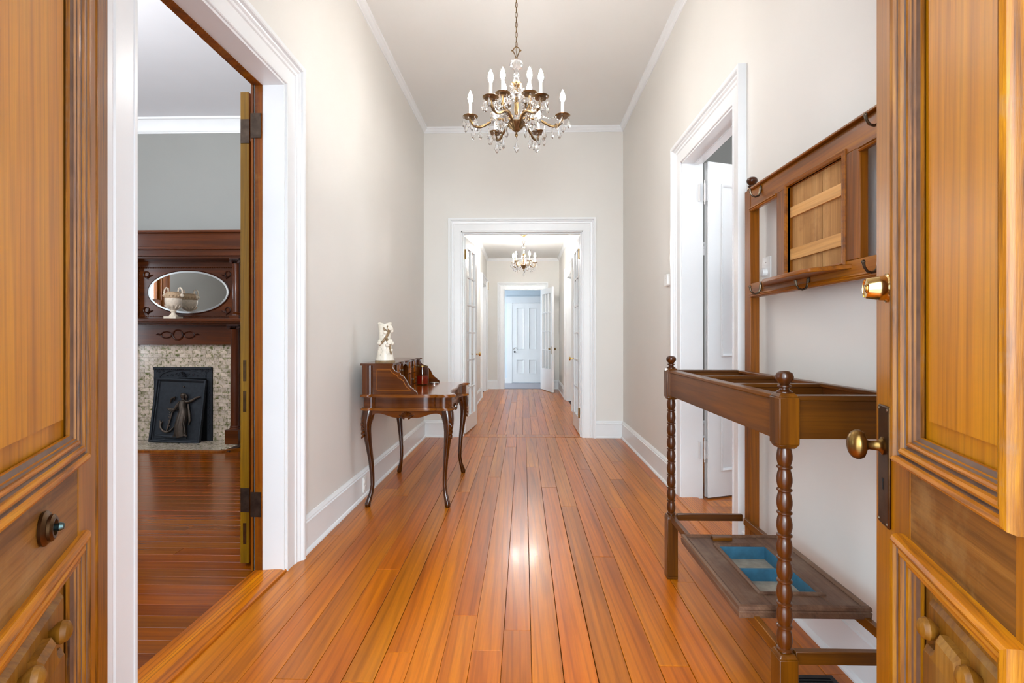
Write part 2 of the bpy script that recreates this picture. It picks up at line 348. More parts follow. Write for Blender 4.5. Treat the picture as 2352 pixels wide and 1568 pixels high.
# parlour on the left
PX0, PX1, PY0, PY1 = -6.4, -1.378, .46, 5.70
b = MB()
WY0, WY1, WZ0, WZ1 = 2.55, 3.55, .62, 3.02
b.box(PX0 - .16, PX0, .30, WY0, 0, 3.72).box(PX0 - .16, PX0, WY1, PY1 + .2, 0, 3.72).box(PX0 - .16, PX0, WY0, WY1, 0, WZ0).box(PX0 - .16, PX0, WY0, WY1, WZ1, 3.72)
struct(b.build('wall_parlor_left', 'grey_wall'))
b = MB(); b.box(PX0, PX1, PY1, PY1 + .2, 0, 3.72)
struct(b.build('wall_parlor_back', 'grey_wall'), 'grey wall above the fireplace mantel')
FX0, FX1 = -4.15, -3.05
b = MB(); b.box(PX0, FX0, .30, PY0, 0, 3.72).box(FX1, -1.42, .30, PY0, 0, 3.72).box(FX0, FX1, .30, PY0, 0, WZ0).box(FX0, FX1, .30, PY0, WZ1, 3.72)
struct(b.build('wall_parlor_front', 'grey_wall'))
b = MB(); b.box(PX1 - .004, PX1 + .002, PY0, LD0, 0, 3.7).box(PX1 - .004, PX1 + .002, LD1, PY1, 0, 3.7).box(PX1 - .004, PX1 + .002, LD0, LD1, LDT + .02, 3.7)
struct(b.build('wall_parlor_right', 'grey_wall'))
struct(MB().box(PX0 - .16, PX1 + .01, .30, PY1 + .2, 3.70, 3.82).build('ceiling', 'parlor_ceiling'), 'cool white ceiling of the room on the left')
# side room on the right
SX0, SX1, SY0, SY1 = XR + .15, 4.5, .46, 6.0
b = MB(); b.box(SX1, SX1 + .16, SY0, 2.9, 0, CEIL).box(SX1, SX1 + .16, 3.9, SY1, 0, CEIL).box(SX1, SX1 + .16, 2.9, 3.9, 0, .8).box(SX1, SX1 + .16, 2.9, 3.9, 2.8, CEIL)
struct(b.build('wall_side_room_right', 'grey_wall'))
struct(MB().box(SX0, SX1, SY1, SY1 + .15, 0, CEIL).build('wall_side_room_back', 'grey_wall'))
struct(MB().box(SX0, SX1, SY0 - .15, SY0, 0, CEIL).build('wall_side_room_front', 'grey_wall'))
struct(MB().box(SX0 - .01, SX1 + .16, SY0 - .15, SY1 + .15, CEIL, CEIL + .1).build('ceiling', 'parlor_ceiling'))

# ------------------------------------------------------------------ floors: planks laid one by one
def planks(floor_root, x0, x1, y0, y1, axis, w, mat, lens, top=0.0, jit=.012, th=.018):
    a0, a1 = (x0, x1) if axis == 'Y' else (y0, y1)
    l0, l1 = (y0, y1) if axis == 'Y' else (x0, x1)
    a = a0
    while a < a1 - .01:
        ww = min(w + rnd.uniform(-jit, jit), a1 - a)
        if a1 - a - ww < .04: ww = a1 - a
        l = l0; cuts = []
        e = l0 + rnd.uniform(*lens) * rnd.uniform(.35, 1)
        while e < l1 - .5: cuts.append(e); e += rnd.uniform(*lens)
        for c in cuts + [l1]:
            g = .0005 + rnd.random() ** 3 * .0013; W2, L2 = ww / 2 - g, (c - l) / 2 - .0007; z = rnd.uniform(-.0004, .0004)
            bb = MB(); k = .0012
            hx, hy = (W2, L2) if axis == 'Y' else (L2, W2)
            vs = [(sx * hx, sy * hy, -th) for sx, sy in ((-1, -1), (1, -1), (1, 1), (-1, 1))] + [(sx * hx, sy * hy, -k) for sx, sy in ((-1, -1), (1, -1), (1, 1), (-1, 1))] + [(sx * (hx - k), sy * (hy - k), 0) for sx, sy in ((-1, -1), (1, -1), (1, 1), (-1, 1))]
            bb.add(vs, [(i, (i + 1) % 4, 4 + (i + 1) % 4, 4 + i) for i in range(4)] + [(4 + i, 4 + (i + 1) % 4, 8 + (i + 1) % 4, 8 + i) for i in range(4)] + [(8, 9, 10, 11)])
            o = bb.build('plank', mat, floor_root, ang=20)
            o.location = (a + ww / 2, (l + c) / 2, top + z) if axis == 'Y' else ((l + c) / 2, a + ww / 2, top + z)
            l = c
        a += ww
fl = struct(MB().box(-1.42, 1.36, .30, RY0, -.12, -.016).build('floor', 'gap'), 'orange heart pine plank floor of the entrance hall')
planks(fl, -1.225, XR, .40, YE + .02, 'Y', .115, 'plank', (1.6, 3.6))
planks(fl, XR, XR + .15, RD0, RD1, 'Y', .075, 'plank', (2, 3))
planks(fl, ED0 - .02, ED1 + .02, YE + .02, RY0, 'Y', .115, 'plank', (2, 3))
fl2 = struct(MB().box(RX0 - .15, RX1 + .15, RY0, RY1 + .15, -.12, -.016).build('floor', 'gap'), 'heart pine plank floor of the rear hall')
planks(fl2, RX0 - .02, RX1 + .02, RY0, RY1 - .01, 'Y', .105, 'plank', (1.6, 3.2))
fl3 = struct(MB().box(PX0, -1.24, .30, PY1 + .2, -.12, -.016).build('floor', 'gap'), 'red-brown plank floor of the room with the fireplace')
planks(fl3, PX0, PX1 + .012, .46, 5.13, 'X', .083, 'plank_x', (2.2, 4.0), 0, .008)
planks(fl3, PX0, -4.75, 5.13, PY1, 'X', .083, 'plank_x', (2, 4), 0, .008)
planks(fl3, -2.97, PX1 + .012, 5.13, PY1, 'X', .083, 'plank_x', (2, 4), 0, .008)
fl4 = struct(MB().box(XR + .15, SX1, SY0, SY1, -.12, -.016).build('floor', 'gap'), 'plank floor of the room on the right')
planks(fl4, SX0, SX1, 1.6, SY1, 'X', .11, 'plank', (2.2, 4.0), 0, .01)
# saddle board in the left doorway, with a worn rounded nose
b = MB(wl); pr = [(-.15, 0), (-.15, .010), (-.05, .016), (-.012, .017), (.008, .012), (.012, .004), (.012, 0)]
b.extrude(pr, lambda p, q, a: (p, a, q - .001), LD0, LD1)
struct(b.build('trim_1', 'saddle'), 'worn pine saddle board in the left doorway')
b = MB(); b.extrude([(p - .02, q * .45) for p, q in pr], lambda p, q, a: (XR + .13 + p, a, q), RD0, RD1)
struct(b.build('trim_2', 'saddle'), 'pine saddle strip in the right doorway')
struct(MB().box(ED0, ED1, YE + .0, YE + .016, -.002, .0035).build('trim_3', 'saddle'))
struct(MB().box(-3, 3, -4, .30, -.2, -.03).build('porch_deck', 'porch_floor'), 'grey porch deck before the front door')

# ------------------------------------------------------------------ trim: casings, jambs, baseboards, crowns
CP = [(0, 0), (0, .012), (.004, .015), (.012, .015), (.014, .012), (.080, .014), (.086, .021), (.092, .021), (.096, .016), (.104, .018), (.112, .028), (.118, .030), (.122, .026), (.126, .040), (.132, .044), (.150, .044), (.150, 0)]
BP = [(0, 0), (.032, 0), (.032, .008), (.026, .018), (.019, .022), (.019, .160), (.025, .164), (.025, .172), (.018, .176), (.018, .184), (.012, .192), (.006, .200), (0, .200)]
KP = [(0, 0), (0, -.062), (.008, -.062), (.010, -.050), (.022, -.042), (.034, -.022), (.044, -.016), (.046, 0)]
def casing(name, y0, y1, top, f, mat='trim', prof=CP, label=None, parts=('jamb',), w=None):
    b = MB(); b.sweep([(y1, 0), (y1, top), (y0, top), (y0, 0)][::-1], prof, f)
    return struct(b.build(name, mat, ang=25), label)
fL = lambda p, q, h: (XL(p) + h, p, q)
fR = lambda p, q, h: (XR - h, p, q)
fE = lambda p, q, h: (p, YE - h, q)
c1 = casing('trim_4', LD0, LD1, LDT, fL, label='white moulded casing of the left doorway')
JW = .108
b = MB(wl); b.box(-JW, .004, LD0 - .001, LD0 + .012, 0, LDT).box(-JW, .004, LD1 - .012, LD1 + .001, 0, LDT).box(-JW, .004, LD0, LD1, LDT - .012, LDT + .001)
b.build('jamb', 'trim', c1)
b = MB(wl); b.box(-.146, -JW, LD0, LD0 + .014, 0, LDT).box(-.146, -JW, LD1 - .014, LD1, 0, LDT).box(-.146, -JW, LD0, LD1, LDT - .014, LDT)
b.build('rebate', 'brown_jamb', c1)['label'] = 'brown stained rebate strip'
b = MB(); b.sweep([(LD0, 0), (LD0, LDT), (LD1, LDT), (LD1, 0)], [(0, 0), (0, .018), (.08, .02), (.1, .03), (.15, .03), (.15, 0)], lambda p, q, h: (PX1 - h, p, q))
b.build('parlor_casing', 'brown_jamb', c1)
c2 = casing('trim_5', RD0, RD1, RDT, fR, label='white moulded casing of the right doorway')
b = MB(); b.box(XR - .004, XR + .15, RD0 - .001, RD0 + .012, 0, RDT).box(XR - .004, XR + .15, RD1 - .012, RD1 + .001, 0, RDT).box(XR - .004, XR + .15, RD0, RD1, RDT - .012, RDT + .001)
b.box(XR + .085, XR + .118, RD0, RD0 + .024, 0, RDT).box(XR + .085, XR + .118, RD0, RD1, RDT - .024, RDT)
b.build('jamb', 'trim', c2)
c3 = casing('trim_6', ED0, ED1, EDT, fE, label='white moulded casing of the opening to the rear hall')
b = MB(); b.box(ED0 - .001, ED0 + .012, YE - .004, RY0, 0, EDT).box(ED1 - .012, ED1 + .001, YE - .004, RY0, 0, EDT).box(ED0, ED1, YE - .004, RY0, EDT - .012, EDT + .001)
b.box(ED0, ED1, YE + .06, YE + .10, EDT - .026, EDT).box(ED0, ED0 + .026, YE + .05, YE + .09, 0, EDT).box(ED1 - .026, ED1, YE + .05, YE + .09, 0, EDT)
b.build('jamb', 'trim', c3)
c4 = casing('trim_7', LQ0, LQ1, 2.3, lambda p, q, h: (RX0 + h, p, q), label='white casing on the left wall of the rear hall')
b = MB(); b.box(RX0 - .14, RX0 + .004, LQ0, LQ0 + .012, 0, 2.3).box(RX0 - .14, RX0 + .004, LQ1 - .012, LQ1, 0, 2.3).box(RX0 - .14, RX0 + .004, LQ0, LQ1, 2.288, 2.33)
b.build('jamb', 'trim', c4)
c5 = casing('trim_8', RQ0, RQ1, 2.3, lambda p, q, h: (RX1 - h, p, q), label='white casing on the right wall of the rear hall')
b = MB(); b.box(RX1 - .004, RX1 + .14, RQ0, RQ0 + .012, 0, 2.3).box(RX1 - .004, RX1 + .14, RQ1 - .012, RQ1, 0, 2.3).box(RX1 - .004, RX1 + .14, RQ0, RQ1, 2.288, 2.33)
b.build('jamb', 'trim', c5)
c6 = casing('trim_9', BX0, BX1, BT, lambda p, q, h: (p, RY1 - h, q), label='white casing of the back door at the far end')
b = MB(); b.box(BX0, BX0 + .012, RY1 - .004, RY1 + .15, 0, BT).box(BX1 - .012, BX1, RY1 - .004, RY1 + .15, 0, BT).box(BX0, BX1, RY1 - .004, RY1 + .15, BT - .012, BT + .001)
b.build('jamb', 'trim', c6)
def baseboard(name, segs):
    b = MB()
    for f, a0, a1 in segs: b.extrude(BP, f, a0, a1)
    return struct(b.build(name, 'trim', ang=25))
CW = .15
gL = lambda p, q, a: (XL(a) + p, a, q)
gR = lambda p, q, a: (XR - p, a, q)
gE = lambda p, q, a: (a, YE - p, q)
baseboard('baseboard_left', [(gL, .46, LD0 - CW), (gL, LD1 + CW, YE)])
baseboard('baseboard_right', [(gR, .46, RD0 - CW), (gR, RD1 + CW, YE)])
baseboard('baseboard_back', [(gE, -1.2, ED0 - CW), (gE, ED1 + CW, XR)])
baseboard('baseboard_rear_left', [(lambda p, q, a: (RX0 + p, a, q), RY0, LQ0 - CW), (lambda p, q, a: (RX0 + p, a, q), LQ1 + CW, RY1)])
baseboard('baseboard_rear_right', [(lambda p, q, a: (RX1 - p, a, q), RY0, RQ0 - CW), (lambda p, q, a: (RX1 - p, a, q), RQ1 + CW, RY1)])
baseboard('baseboard_rear_back', [(lambda p, q, a: (a, RY1 - p, q), RX0, BX0 - CW), (lambda p, q, a: (a, RY1 - p, q), BX1 + CW, RX1)])
baseboard('baseboard_parlor_back', [(lambda p, q, a: (a, PY1 - p, q), PX0, -4.75), (lambda p, q, a: (a, PY1 - p, q), -2.97, PX1)])
baseboard('baseboard_side_room', [(lambda p, q, a: (a, SY1 - p, q), SX0, SX1), (lambda p, q, a: (SX1 - p, a, q), SY0, SY1)])
b = MB(); b.extrude(KP, lambda p, q, a: (XL(a) + p, a, CEIL + q), .46, YE).extrude(KP, lambda p, q, a: (XR - p, a, CEIL + q), .46, YE).extrude(KP, lambda p, q, a: (a, YE - p, CEIL + q), -1.2, XR).extrude(KP, lambda p, q, a: (a, .46 + p, CEIL + q), -1.24, XR)
struct(b.build('trim_10', 'trim', ang=25), 'narrow white crown moulding of the entrance hall')
b = MB(); b.extrude(KP, lambda p, q, a: (RX0 + p, a, REAR_CEIL + q), RY0, RY1).extrude(KP, lambda p, q, a: (RX1 - p, a, REAR_CEIL + q), RY0, RY1).extrude(KP, lambda p, q, a: (a, RY1 - p, REAR_CEIL + q), RX0, RX1)
struct(b.build('trim_11', 'trim', ang=25), 'narrow white crown moulding of the rear hall')
KP2 = [(0, 0), (0, -.16), (.012, -.16), (.014, -.145), (.022, -.14), (.022, -.128), (.014, -.122), (.03, -.07), (.07, -.025), (.09, -.02), (.095, 0)]
b = MB(); b.extrude(KP2, lambda p, q, a: (a, PY1 - p, 3.70 + q), PX0, PX1).extrude(KP2, lambda p, q, a: (PX0 + p, a, 3.70 + q), PY0, PY1).extrude(KP2, lambda p, q, a: (PX1 - p, a, 3.70 + q), PY0, PY1).extrude(KP2, lambda p, q, a: (a, PY0 + p, 3.70 + q), PX0, PX1)
struct(b.build('trim_12', 'trim', ang=25), 'white cove moulding above the grey fireplace wall')
b = MB(); b.sweep([(SX0 + .05, 0), (SX0 + .05, 2.16), (SX0 + 1.0, 2.16), (SX0 + 1.0, 0)], CP, lambda p, q, h: (p, SY1 - h, q))
struct(b.build('trim_13', 'trim', ang=25))

# ------------------------------------------------------------------ windows (side rooms)
def window(name, label, f, a0, a1, z0, z1, mat):
    """f(a, z, h): a along the wall, h into the room"""
    b = MB(); b.sweep([(a0, z0), (a0, z1), (a1, z1), (a1, z0)], [(0, 0), (0, .02), (.09, .022), (.11, .035), (.13, .035), (.13, 0)], f)
    b.map = f; b.box(a0 - .16, a1 + .16, z0 - .04, z0, -.02, .07)
    b.box(a0, a0 + .02, z0, z1, -.15, 0).box(a1 - .02, a1, z0, z1, -.15, 0).box(a0, a1, z1 - .02, z1, -.15, 0)
    root = struct(b.build(name, mat, ang=25), label)
    zm = (z0 + z1) / 2
    for s0, s1, h in ((z0, zm + .02, -.05), (zm - .02, z1 - .02, -.09)):
        c = MB(f); c.box(a0 + .02, a0 + .07, s0, s1, h, h + .035).box(a1 - .07, a1 - .02, s0, s1, h, h + .035).box(a0 + .07, a1 - .07, s0, s0 + .05, h, h + .035).box(a0 + .07, a1 - .07, s1 - .05, s1, h, h + .035)
        sa = c.build('sash', mat, root)
        MB(f).box(a0 + .06, a1 - .06, s0 + .04, s1 - .04, h + .014, h + .018).build('pane', 'pane', sa)
    return root
window('window_1', 'wood-framed sash window reflected in the oval mirror', lambda a, z, h: (PX0 + h, a, z), WY0, WY1, WZ0, WZ1, 'brown_jamb')
window('window_2', None, lambda a, z, h: (a, PY0 + h, z), FX0, FX1, WZ0, WZ1, 'brown_jamb')
window('window_3', None, lambda a, z, h: (SX1 - h, a, z), 2.9, 3.9, .8, 2.8, 'trim')  # unseen window, added to let daylight into the side room

# ------------------------------------------------------------------ doors
def frame4(parent, name, u0, u1, z0, z1, prof, f, mats, out=False):
    """four mitred moulding lengths round a rectangle, each its own part; t runs into the rectangle (or outwards)"""
    pth = [(u0, z0), (u1, z0), (u1, z1), (u0, z1)]
    if out: pth = pth[::-1]
    os_ = []
    for i in range(4):
        vs = []; m = len(prof)
        for k in (i, (i + 1) % 4):
            def nrm(a, b):
                d = Vector((b[0] - a[0], b[1] - a[1])); d.normalize(); return Vector((-d.y, d.x))
            n1 = nrm(pth[k - 1], pth[k]); n2 = nrm(pth[k], pth[(k + 1) % 4]); mt = n1 + n2
            vs += [f(pth[k][0] + mt.x * t, pth[k][1] + mt.y * t, h) for t, h in prof]
        b = MB(); b.add(vs, [(j, (j + 1) % m, m + (j + 1) % m, m + j) for j in range(m)] + [tuple(range(m - 1, -1, -1)), tuple(range(m, 2 * m))])
        hz = abs(pth[i][1] - pth[(i + 1) % 4][1]) < 1e-6
        o = b.build(name, mats[0] if hz else mats[1], parent, ang=25); os_.append(o)
        if m == len(BOL):   # darker brown on the quirk faces of the moulding
            o.data.materials.append(M['groove_dark'])
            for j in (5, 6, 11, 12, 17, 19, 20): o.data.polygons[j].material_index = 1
    return os_
BOL = [(0, -.012), (.0, .012), (.003, .021), (.009, .0255), (.015, .023), (.017, .017), (.0185, .0115), (.021, .0115), (.023, .0165), (.028, .0185), (.033, .0165), (.0345, .0105), (.037, .0065), (.0395, .0065), (.0405, .0095), (.044, .0105), (.0475, .0085), (.0485, .004), (.052, .002), (.053, -.002), (.058, -.0045), (.060, -.006), (.060, -.012)]
def front_leaf(name, label, loc, rz, W, sg, pu0, pu1, edge, hk=1.0):
    """local x from hinge (0) to free edge (W); the street face looks along sg*y; u = W - x"""
    root = sroot(name, label, loc, rz); Hh = 2.44
    f = lambda u, z, h: (W - u, sg * h, z)
    def bx(u0, u1, z0, z1, h0=-.045, h1=0): b = MB(f); return b.box(u0, u1, z0, z1, h0, h1) if False else b.add([(u, z, h) for h in (h0, h1) for z in (z0, z1) for u in (u0, u1)], [(0, 2, 3, 1), (4, 5, 7, 6), (0, 1, 5, 4), (2, 6, 7, 3), (0, 4, 6, 2), (1, 3, 7, 5)])
    mw = .060; s0, s1 = pu0 - mw, pu1 + mw; prof = [(t, h * hk if h > 0 else h) for t, h in BOL]
    bx(edge, s0 + .03, .008, Hh).build('stile', 'door_v', root, bev=.002)
    bx(s1 - .03, W, .008, Hh).build('stile', 'door_v', root, bev=.002)
    ZU0, ZU1, ZL0, ZL1 = 1.012, 2.30, .44, .752
    for z0, z1 in ((.008, .20), (ZL1 + .015, ZU0 - .02), (ZU1 + .0, Hh)):
        bx(s0 + .03, s1 - .03, z0, z1, -.043, -.0012).build('rail', 'door_h', root)
    bx(s0 + .03, s1 - .03, .20, ZL0, -.043, -.0012).build('rail', 'door_h', root)
    # upper panel with a fielded centre
    p = bx(pu0 - .004, pu1 + .004, ZU0 - .004, ZU1 + .004, -.03, -.016).build('panel', 'door_panel', root)
    b = MB(f); fu0, fu1, fz0, fz1 = pu0 + .022, pu1 - .006, ZU0 + .034, ZU1 - .034
    b.add([(u, z, -.017) for u, z in ((fu0, fz0), (fu1, fz0), (fu1, fz1), (fu0, fz1))] + [(u, z, -.010) for u, z in ((fu0 + .001, fz0 + .001), (fu1 - .001, fz0 + .001), (fu1 - .001, fz1 - .001), (fu0 + .001, fz1 - .001))], [(0, 1, 5, 4), (1, 2, 6, 5), (2, 3, 7, 6), (3, 0, 4, 7), (4, 5, 6, 7)])
    b.build('raised_field', 'door_panel', p)
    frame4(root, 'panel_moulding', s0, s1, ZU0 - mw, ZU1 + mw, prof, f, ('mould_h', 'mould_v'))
    # lower panel with plaque, bosses and rosette
    p = bx(pu0 - .004, pu1 + .004, ZL0 - .004, ZL1 + .004, -.03, -.016).build('panel', 'door_low', root)
    b = MB(f); a0, a1, c0, c1 = pu0 + .022, pu1 - .022, ZL0 + .022, ZL1 - .022; k = .008
    b.add([(u, z, -.016) for u, z in ((a0, c0), (a1, c0), (a1, c1), (a0, c1))] + [(u, z, -.008) for u, z in ((a0 + k, c0 + k), (a1 - k, c0 + k), (a1 - k, c1 - k), (a0 + k, c1 - k))], [(0, 1, 5, 4), (1, 2, 6, 5), (2, 3, 7, 6), (3, 0, 4, 7), (4, 5, 6, 7)])
    b.build('raised_field', 'door_low', p)
    cu, cz = (pu0 + pu1) / 2, (ZL0 + ZL1) / 2
    q = [(.034, .108), (.036, .092), (.044, .078), (.058, .068), (.082, .066), (.088, .060)]
    poly = q + [(x, -z) for x, z in q[::-1]] + [(-x, -z) for x, z in q] + [(-x, z) for x, z in q[::-1]]
    n = len(poly); b = MB(f)
    b.add([(cu + x, cz + z, -.009) for x, z in poly] + [(cu + x, cz + z, .003) for x, z in poly] + [(cu + x * .86, cz + z * .9, .011) for x, z in poly], [(i, (i + 1) % n, n + (i + 1) % n, n + i) for i in range(n)] + [(n + i, n + (i + 1) % n, 2 * n + (i + 1) % n, 2 * n + i) for i in range(n)] + [tuple(range(2 * n, 3 * n))])
    b.build('plaque', 'door_low', p)
    for su in (-1, 1):
        for sz in (-1, 1):
            b = MB(); b.lathe([(.006, -.010), (.010, -.004), (.017, .002), (.019, .009), (.016, .017), (.008, .022), (.001, .023)], (0, 0, 0), 14, 'Y')
            b.v = [f(cu + su * .068 + v[0], cz + sz * .098 + v[2], v[1]) for v in b.v]; b.build('boss', 'door_low', p)
    b = MB(); b.lathe([(.036, .008), (.038, .014), (.034, .022), (.026, .024), (.024, .020), (.018, .021), (.017, .030), (.010, .036), (.001, .037)], (0, 0, 0), 20, 'Y')
    b.v = [f(cu + v[0], cz + v[2], v[1]) for v in b.v]; b.build('rosette', 'door_low', p)
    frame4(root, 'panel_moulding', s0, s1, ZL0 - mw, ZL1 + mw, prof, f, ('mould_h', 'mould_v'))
    return root, f, bx
dr, f, bx = front_leaf('door_1', 'right leaf of the brown panelled front door, standing open with knob and lock', (.574, .486, 0), R(71.5), .70, 1, .216, .487, 0)
b = bx(.030, .092, .795, 1.052, .0, .006); pl = b.build('lock_plate', 'lock_plate', dr, bev=.003); pl['label'] = 'long dark bronze lock plate'
b = MB(); b.lathe([(.0045, 0), (.0045, .0008)], (0, 0, 0), 10, 'Y'); b.v = [f(.062 + v[0], .892 + v[2], .0062 + v[1]) for v in b.v]; b.add([f(u, z, .0068) for u, z in ((.0595, .892), (.0645, .892), (.066, .872), (.058, .872))], [(0, 1, 2, 3)]); b.build('keyhole', 'soot_and_shade', pl)  # flat black patch painted for the shade inside the keyhole
for u, z in ((.037, .803), (.085, .803), (.037, 1.044), (.085, 1.044)):
    b = MB(); b.lathe([(.004, 0), (.003, .0018)], (0, 0, 0), 8, 'Y'); b.v = [f(u + v[0], z + v[2], .006 + v[1]) for v in b.v]; b.build('screw', 'hook', pl)
def onface(prof, u, z, seg=24, sx=1, sz=1, name='knob', mat='old_brass', parent=None, label=None):
    b = MB(); b.lathe(prof, (0, 0, 0), seg, 'Y'); b.v = [f(u + v[0] * sx, z + v[2] * sz, v[1]) for v in b.v]; o = b.build(name, mat, parent)
    if label: o['label'] = label
    return o
kn = onface([(.017, .005), (.018, .009), (.013, .012), (.010, .016), (.009, .032), (.011, .036), (.018, .038), (.026, .042), (.0295, .049), (.0295, .055), (.026, .063), (.018, .069), (.008, .072), (.001, .0725)], .062, .965, 28, .92, 1.08, 'knob', 'old_brass', dr, 'oval aged brass knob')
db = onface([(.031, .0), (.031, .003), (.027, .006), (.0265, .012), (.022, .038), (.020, .0405), (.0195, .0385), (.0100, .0385), (.0100, .040), (.001, .040)], .068, 1.303, 28, 1, 1, 'deadbolt', 'brass', dr, 'polished brass deadbolt')
onface([(.0075, .039), (.0075, .0412), (.001, .0414)], .068, 1.303, 12, .8, 1, 'key_cylinder', 'old_brass', db)

dl, f, bx = front_leaf('door_2', 'left leaf of the brown panelled front door, standing open with an astragal strip', (-.585, .466, 0), R(120), .80, -1, .265, .62, .10, .62)
b = bx(0, .098, .008, 2.44, -.045, .003); b.build('astragal', 'mould_v', dl, bev=.004)
es = onface([(.027, 0), (.028, .004), (.024, .008), (.021, .009), (.021, .013), (.017, .016), (.013, .016), (.012, .009), (.001, .008)], .437, .893, 24, 1, 1, 'escutcheon', 'lock_plate', dl, 'round stepped escutcheon')
onface([(.005, .007), (.005, .016), (.007, .021), (.005, .026), (.001, .027)], .437, .893, 12, 1, 1, 'spindle', 'verdigris', es)

def slab(b, x0, x1, y0, y1, z0, z1): return b.box(x0, x1, y0, y1, z0, z1)
PM = [(0, 0), (0, .006), (.006, .008), (.014, .004), (.02, -.004), (.02, -.008)]
def panel_leaf(root, W, Hh, y0, y1, panels, mat='trim', z0=.01):
    """a framed and panelled leaf: core, recessed panels with a moulding on both faces"""
    MB().box(0, W, y0 + .010, y1 - .010, z0, Hh).build('panel_core', mat, root)
    us = sorted({p[0] for p in panels} | {p[1] for p in panels}); zs = sorted({p[2] for p in panels} | {p[3] for p in panels})
    MB().box(0, us[0], y0, y1, z0, Hh).build('stile', mat, root); MB().box(us[-1], W, y0, y1, z0, Hh).build('stile', mat, root)
    for a, c in zip(us[1:-1:2], us[2::2]):
        for za, zb in zip(zs[::2], zs[1::2]): MB().box(a, c, y0, y1, za, zb).build('muntin', mat, root)
    for a, c in [(z0, zs[0])] + list(zip(zs[1:-1:2], zs[2::2])) + [(zs[-1], Hh)]:
        MB().box(us[0], us[-1], y0, y1, a, c).build('rail', mat, root)
    for p in panels:
        for fy in (lambda u, z, h: (u, y0 - h, z), lambda u, z, h: (u, y1 + h, z)):
            b = MB(); b.sweep([(p[0], p[2]), (p[1], p[2]), (p[1], p[3]), (p[0], p[3])], PM, fy, True); b.build('panel_moulding', mat, root, ang=20)
def butt_hinge(root, z, ax, mat, leaf_a, leaf_b, ht=.12):
    """ax: (x, y) of the pin; leaf_a / leaf_b: plan rectangles (x0, x1, y0, y1)"""
    b = MB(); b.box(*leaf_a, z - ht / 2, z + ht / 2); h = b.build('hinge', mat, root)
    b = MB(); b.box(*leaf_b, z - ht / 2, z + ht / 2); b.build('hinge_leaf', mat, h)
    b = MB(); b.lathe([(.001, -ht / 2 - .03), (.005, -ht / 2 - .022), (.003, -ht / 2 - .012), (.007, -ht / 2), (.007, -ht / 6), (.0065, -ht / 6 + .001), (.0065, ht / 6 - .001), (.007, ht / 6), (.007, ht / 2), (.003, ht / 2 + .012), (.005, ht / 2 + .022), (.001, ht / 2 + .03)], (ax[0], ax[1], z), 10); b.build('hinge_pin', mat, h)
# parlour door, folded right back against the wall inside the left room
d3 = sroot('door_3', 'brown stained door folded back inside the left doorway, hinge edge showing', (-1.458, 2.585, 0), R(90))
panel_leaf(d3, .93, 2.475, -.021, .021, [(.11, .42, .2, .85), (.51, .82, .2, .85), (.11, .42, 1.05, 2.33), (.51, .82, 1.05, 2.33)], 'brown_jamb', .015)
MB().box(-.002, .001, -.022, .022, .015, 2.476).build('hinge_edge', 'door_edge', d3)['label'] = 'lighter olive-brown worn edge'
for z in (1.02, .86, .17): MB().box(-.0035, 0, -.008, .008, z - .055, z + .055).build('filled_mortise', 'lock_plate', d3)
for z in (2.27, .345): butt_hinge(d3, z, (-.034, -.056), 'hinge', (-.006, -.0015, -.026, .020), (-.074, -.069, -.123, -.070), .125)
# white door of the side room, open past a right angle
d4 = sroot('door_4', 'white panelled door standing open in the right doorway', (1.357, 3.715, 0), R(19))
panel_leaf(d4, .90, 2.485, 0, .042, [(.115, .40, .2, .88), (.50, .785, .2, .88), (.115, .40, 1.05, 2.33), (.50, .785, 1.05, 2.33)], 'trim', .012)
for z in (2.26, .36): butt_hinge(d4, z, (-.022, .012), 'porch_white', (-.004, 0, .004, .04), (-.056, -.052, .02, .06), .125)
def french(name, label, loc, rz, W, Hh, th, cols, rows, zlo, zhi, sw, mat='trim'):
    root = sroot(name, label, loc, rz); y0, y1 = th
    MB().box(0, sw, y0, y1, .012, Hh).build('stile', mat, root); MB().box(W - sw, W, y0, y1, .012, Hh).build('stile', mat, root)
    MB().box(sw, W - sw, y0, y1, .012, zlo).build('rail', mat, root); MB().box(sw, W - sw, y0, y1, zhi, Hh).build('rail', mat, root)
    gw, gh = (W - 2 * sw) / cols, (zhi - zlo) / rows; ym = (y0 + y1) / 2; m = .009
    for i in range(1, cols): MB().box(sw + i * gw - m, sw + i * gw + m, y0 + .004, y1 - .004, zlo, zhi).build('glazing_bar', mat, root)
    for j in range(1, rows): MB().box(sw, W - sw, y0 + .005, y1 - .005, zlo + j * gh - m, zlo + j * gh + m).build('glazing_bar', mat, root)
    me = MB().box(-gw / 2 + .006, gw / 2 - .006, -.0015, .0015, -gh / 2 + .006, gh / 2 - .006).mesh('pane', 'pane')
    for i in range(cols):
        for j in range(rows): link('pane', me, root, (sw + (i + .5) * gw, ym, zlo + (j + .5) * gh))
    return root
def knob_set(root, x, z, y0, y1, mat, plate=True):
    b = MB()
    for sy, yy in ((-1, y0), (1, y1)):
        pr = [(.012, 0), (.010, .006), (.007, .012), (.008, .03), (.02, .036), (.026, .046), (.022, .058), (.001, .062)]
        b.lathe([(r, sy * h) for r, h in pr], (x, yy, z), 16, 'Y')
    k = b.build('knob', mat, root)
    if plate: MB().box(x - .02, x + .02, y0 - .003, y1 + .003, z - .11, z + .05).build('knob_plate', 'old_brass', root)
    return k
d5 = french('door_5', 'left french door of the opening, six rows of glass lights', (-.712, 6.10, 0), R(83.5), .69, 2.41, (0, .04), 2, 6, .20, 2.29, .10)
knob_set(d5, .645, .96, -.0, .04, 'brass', False)
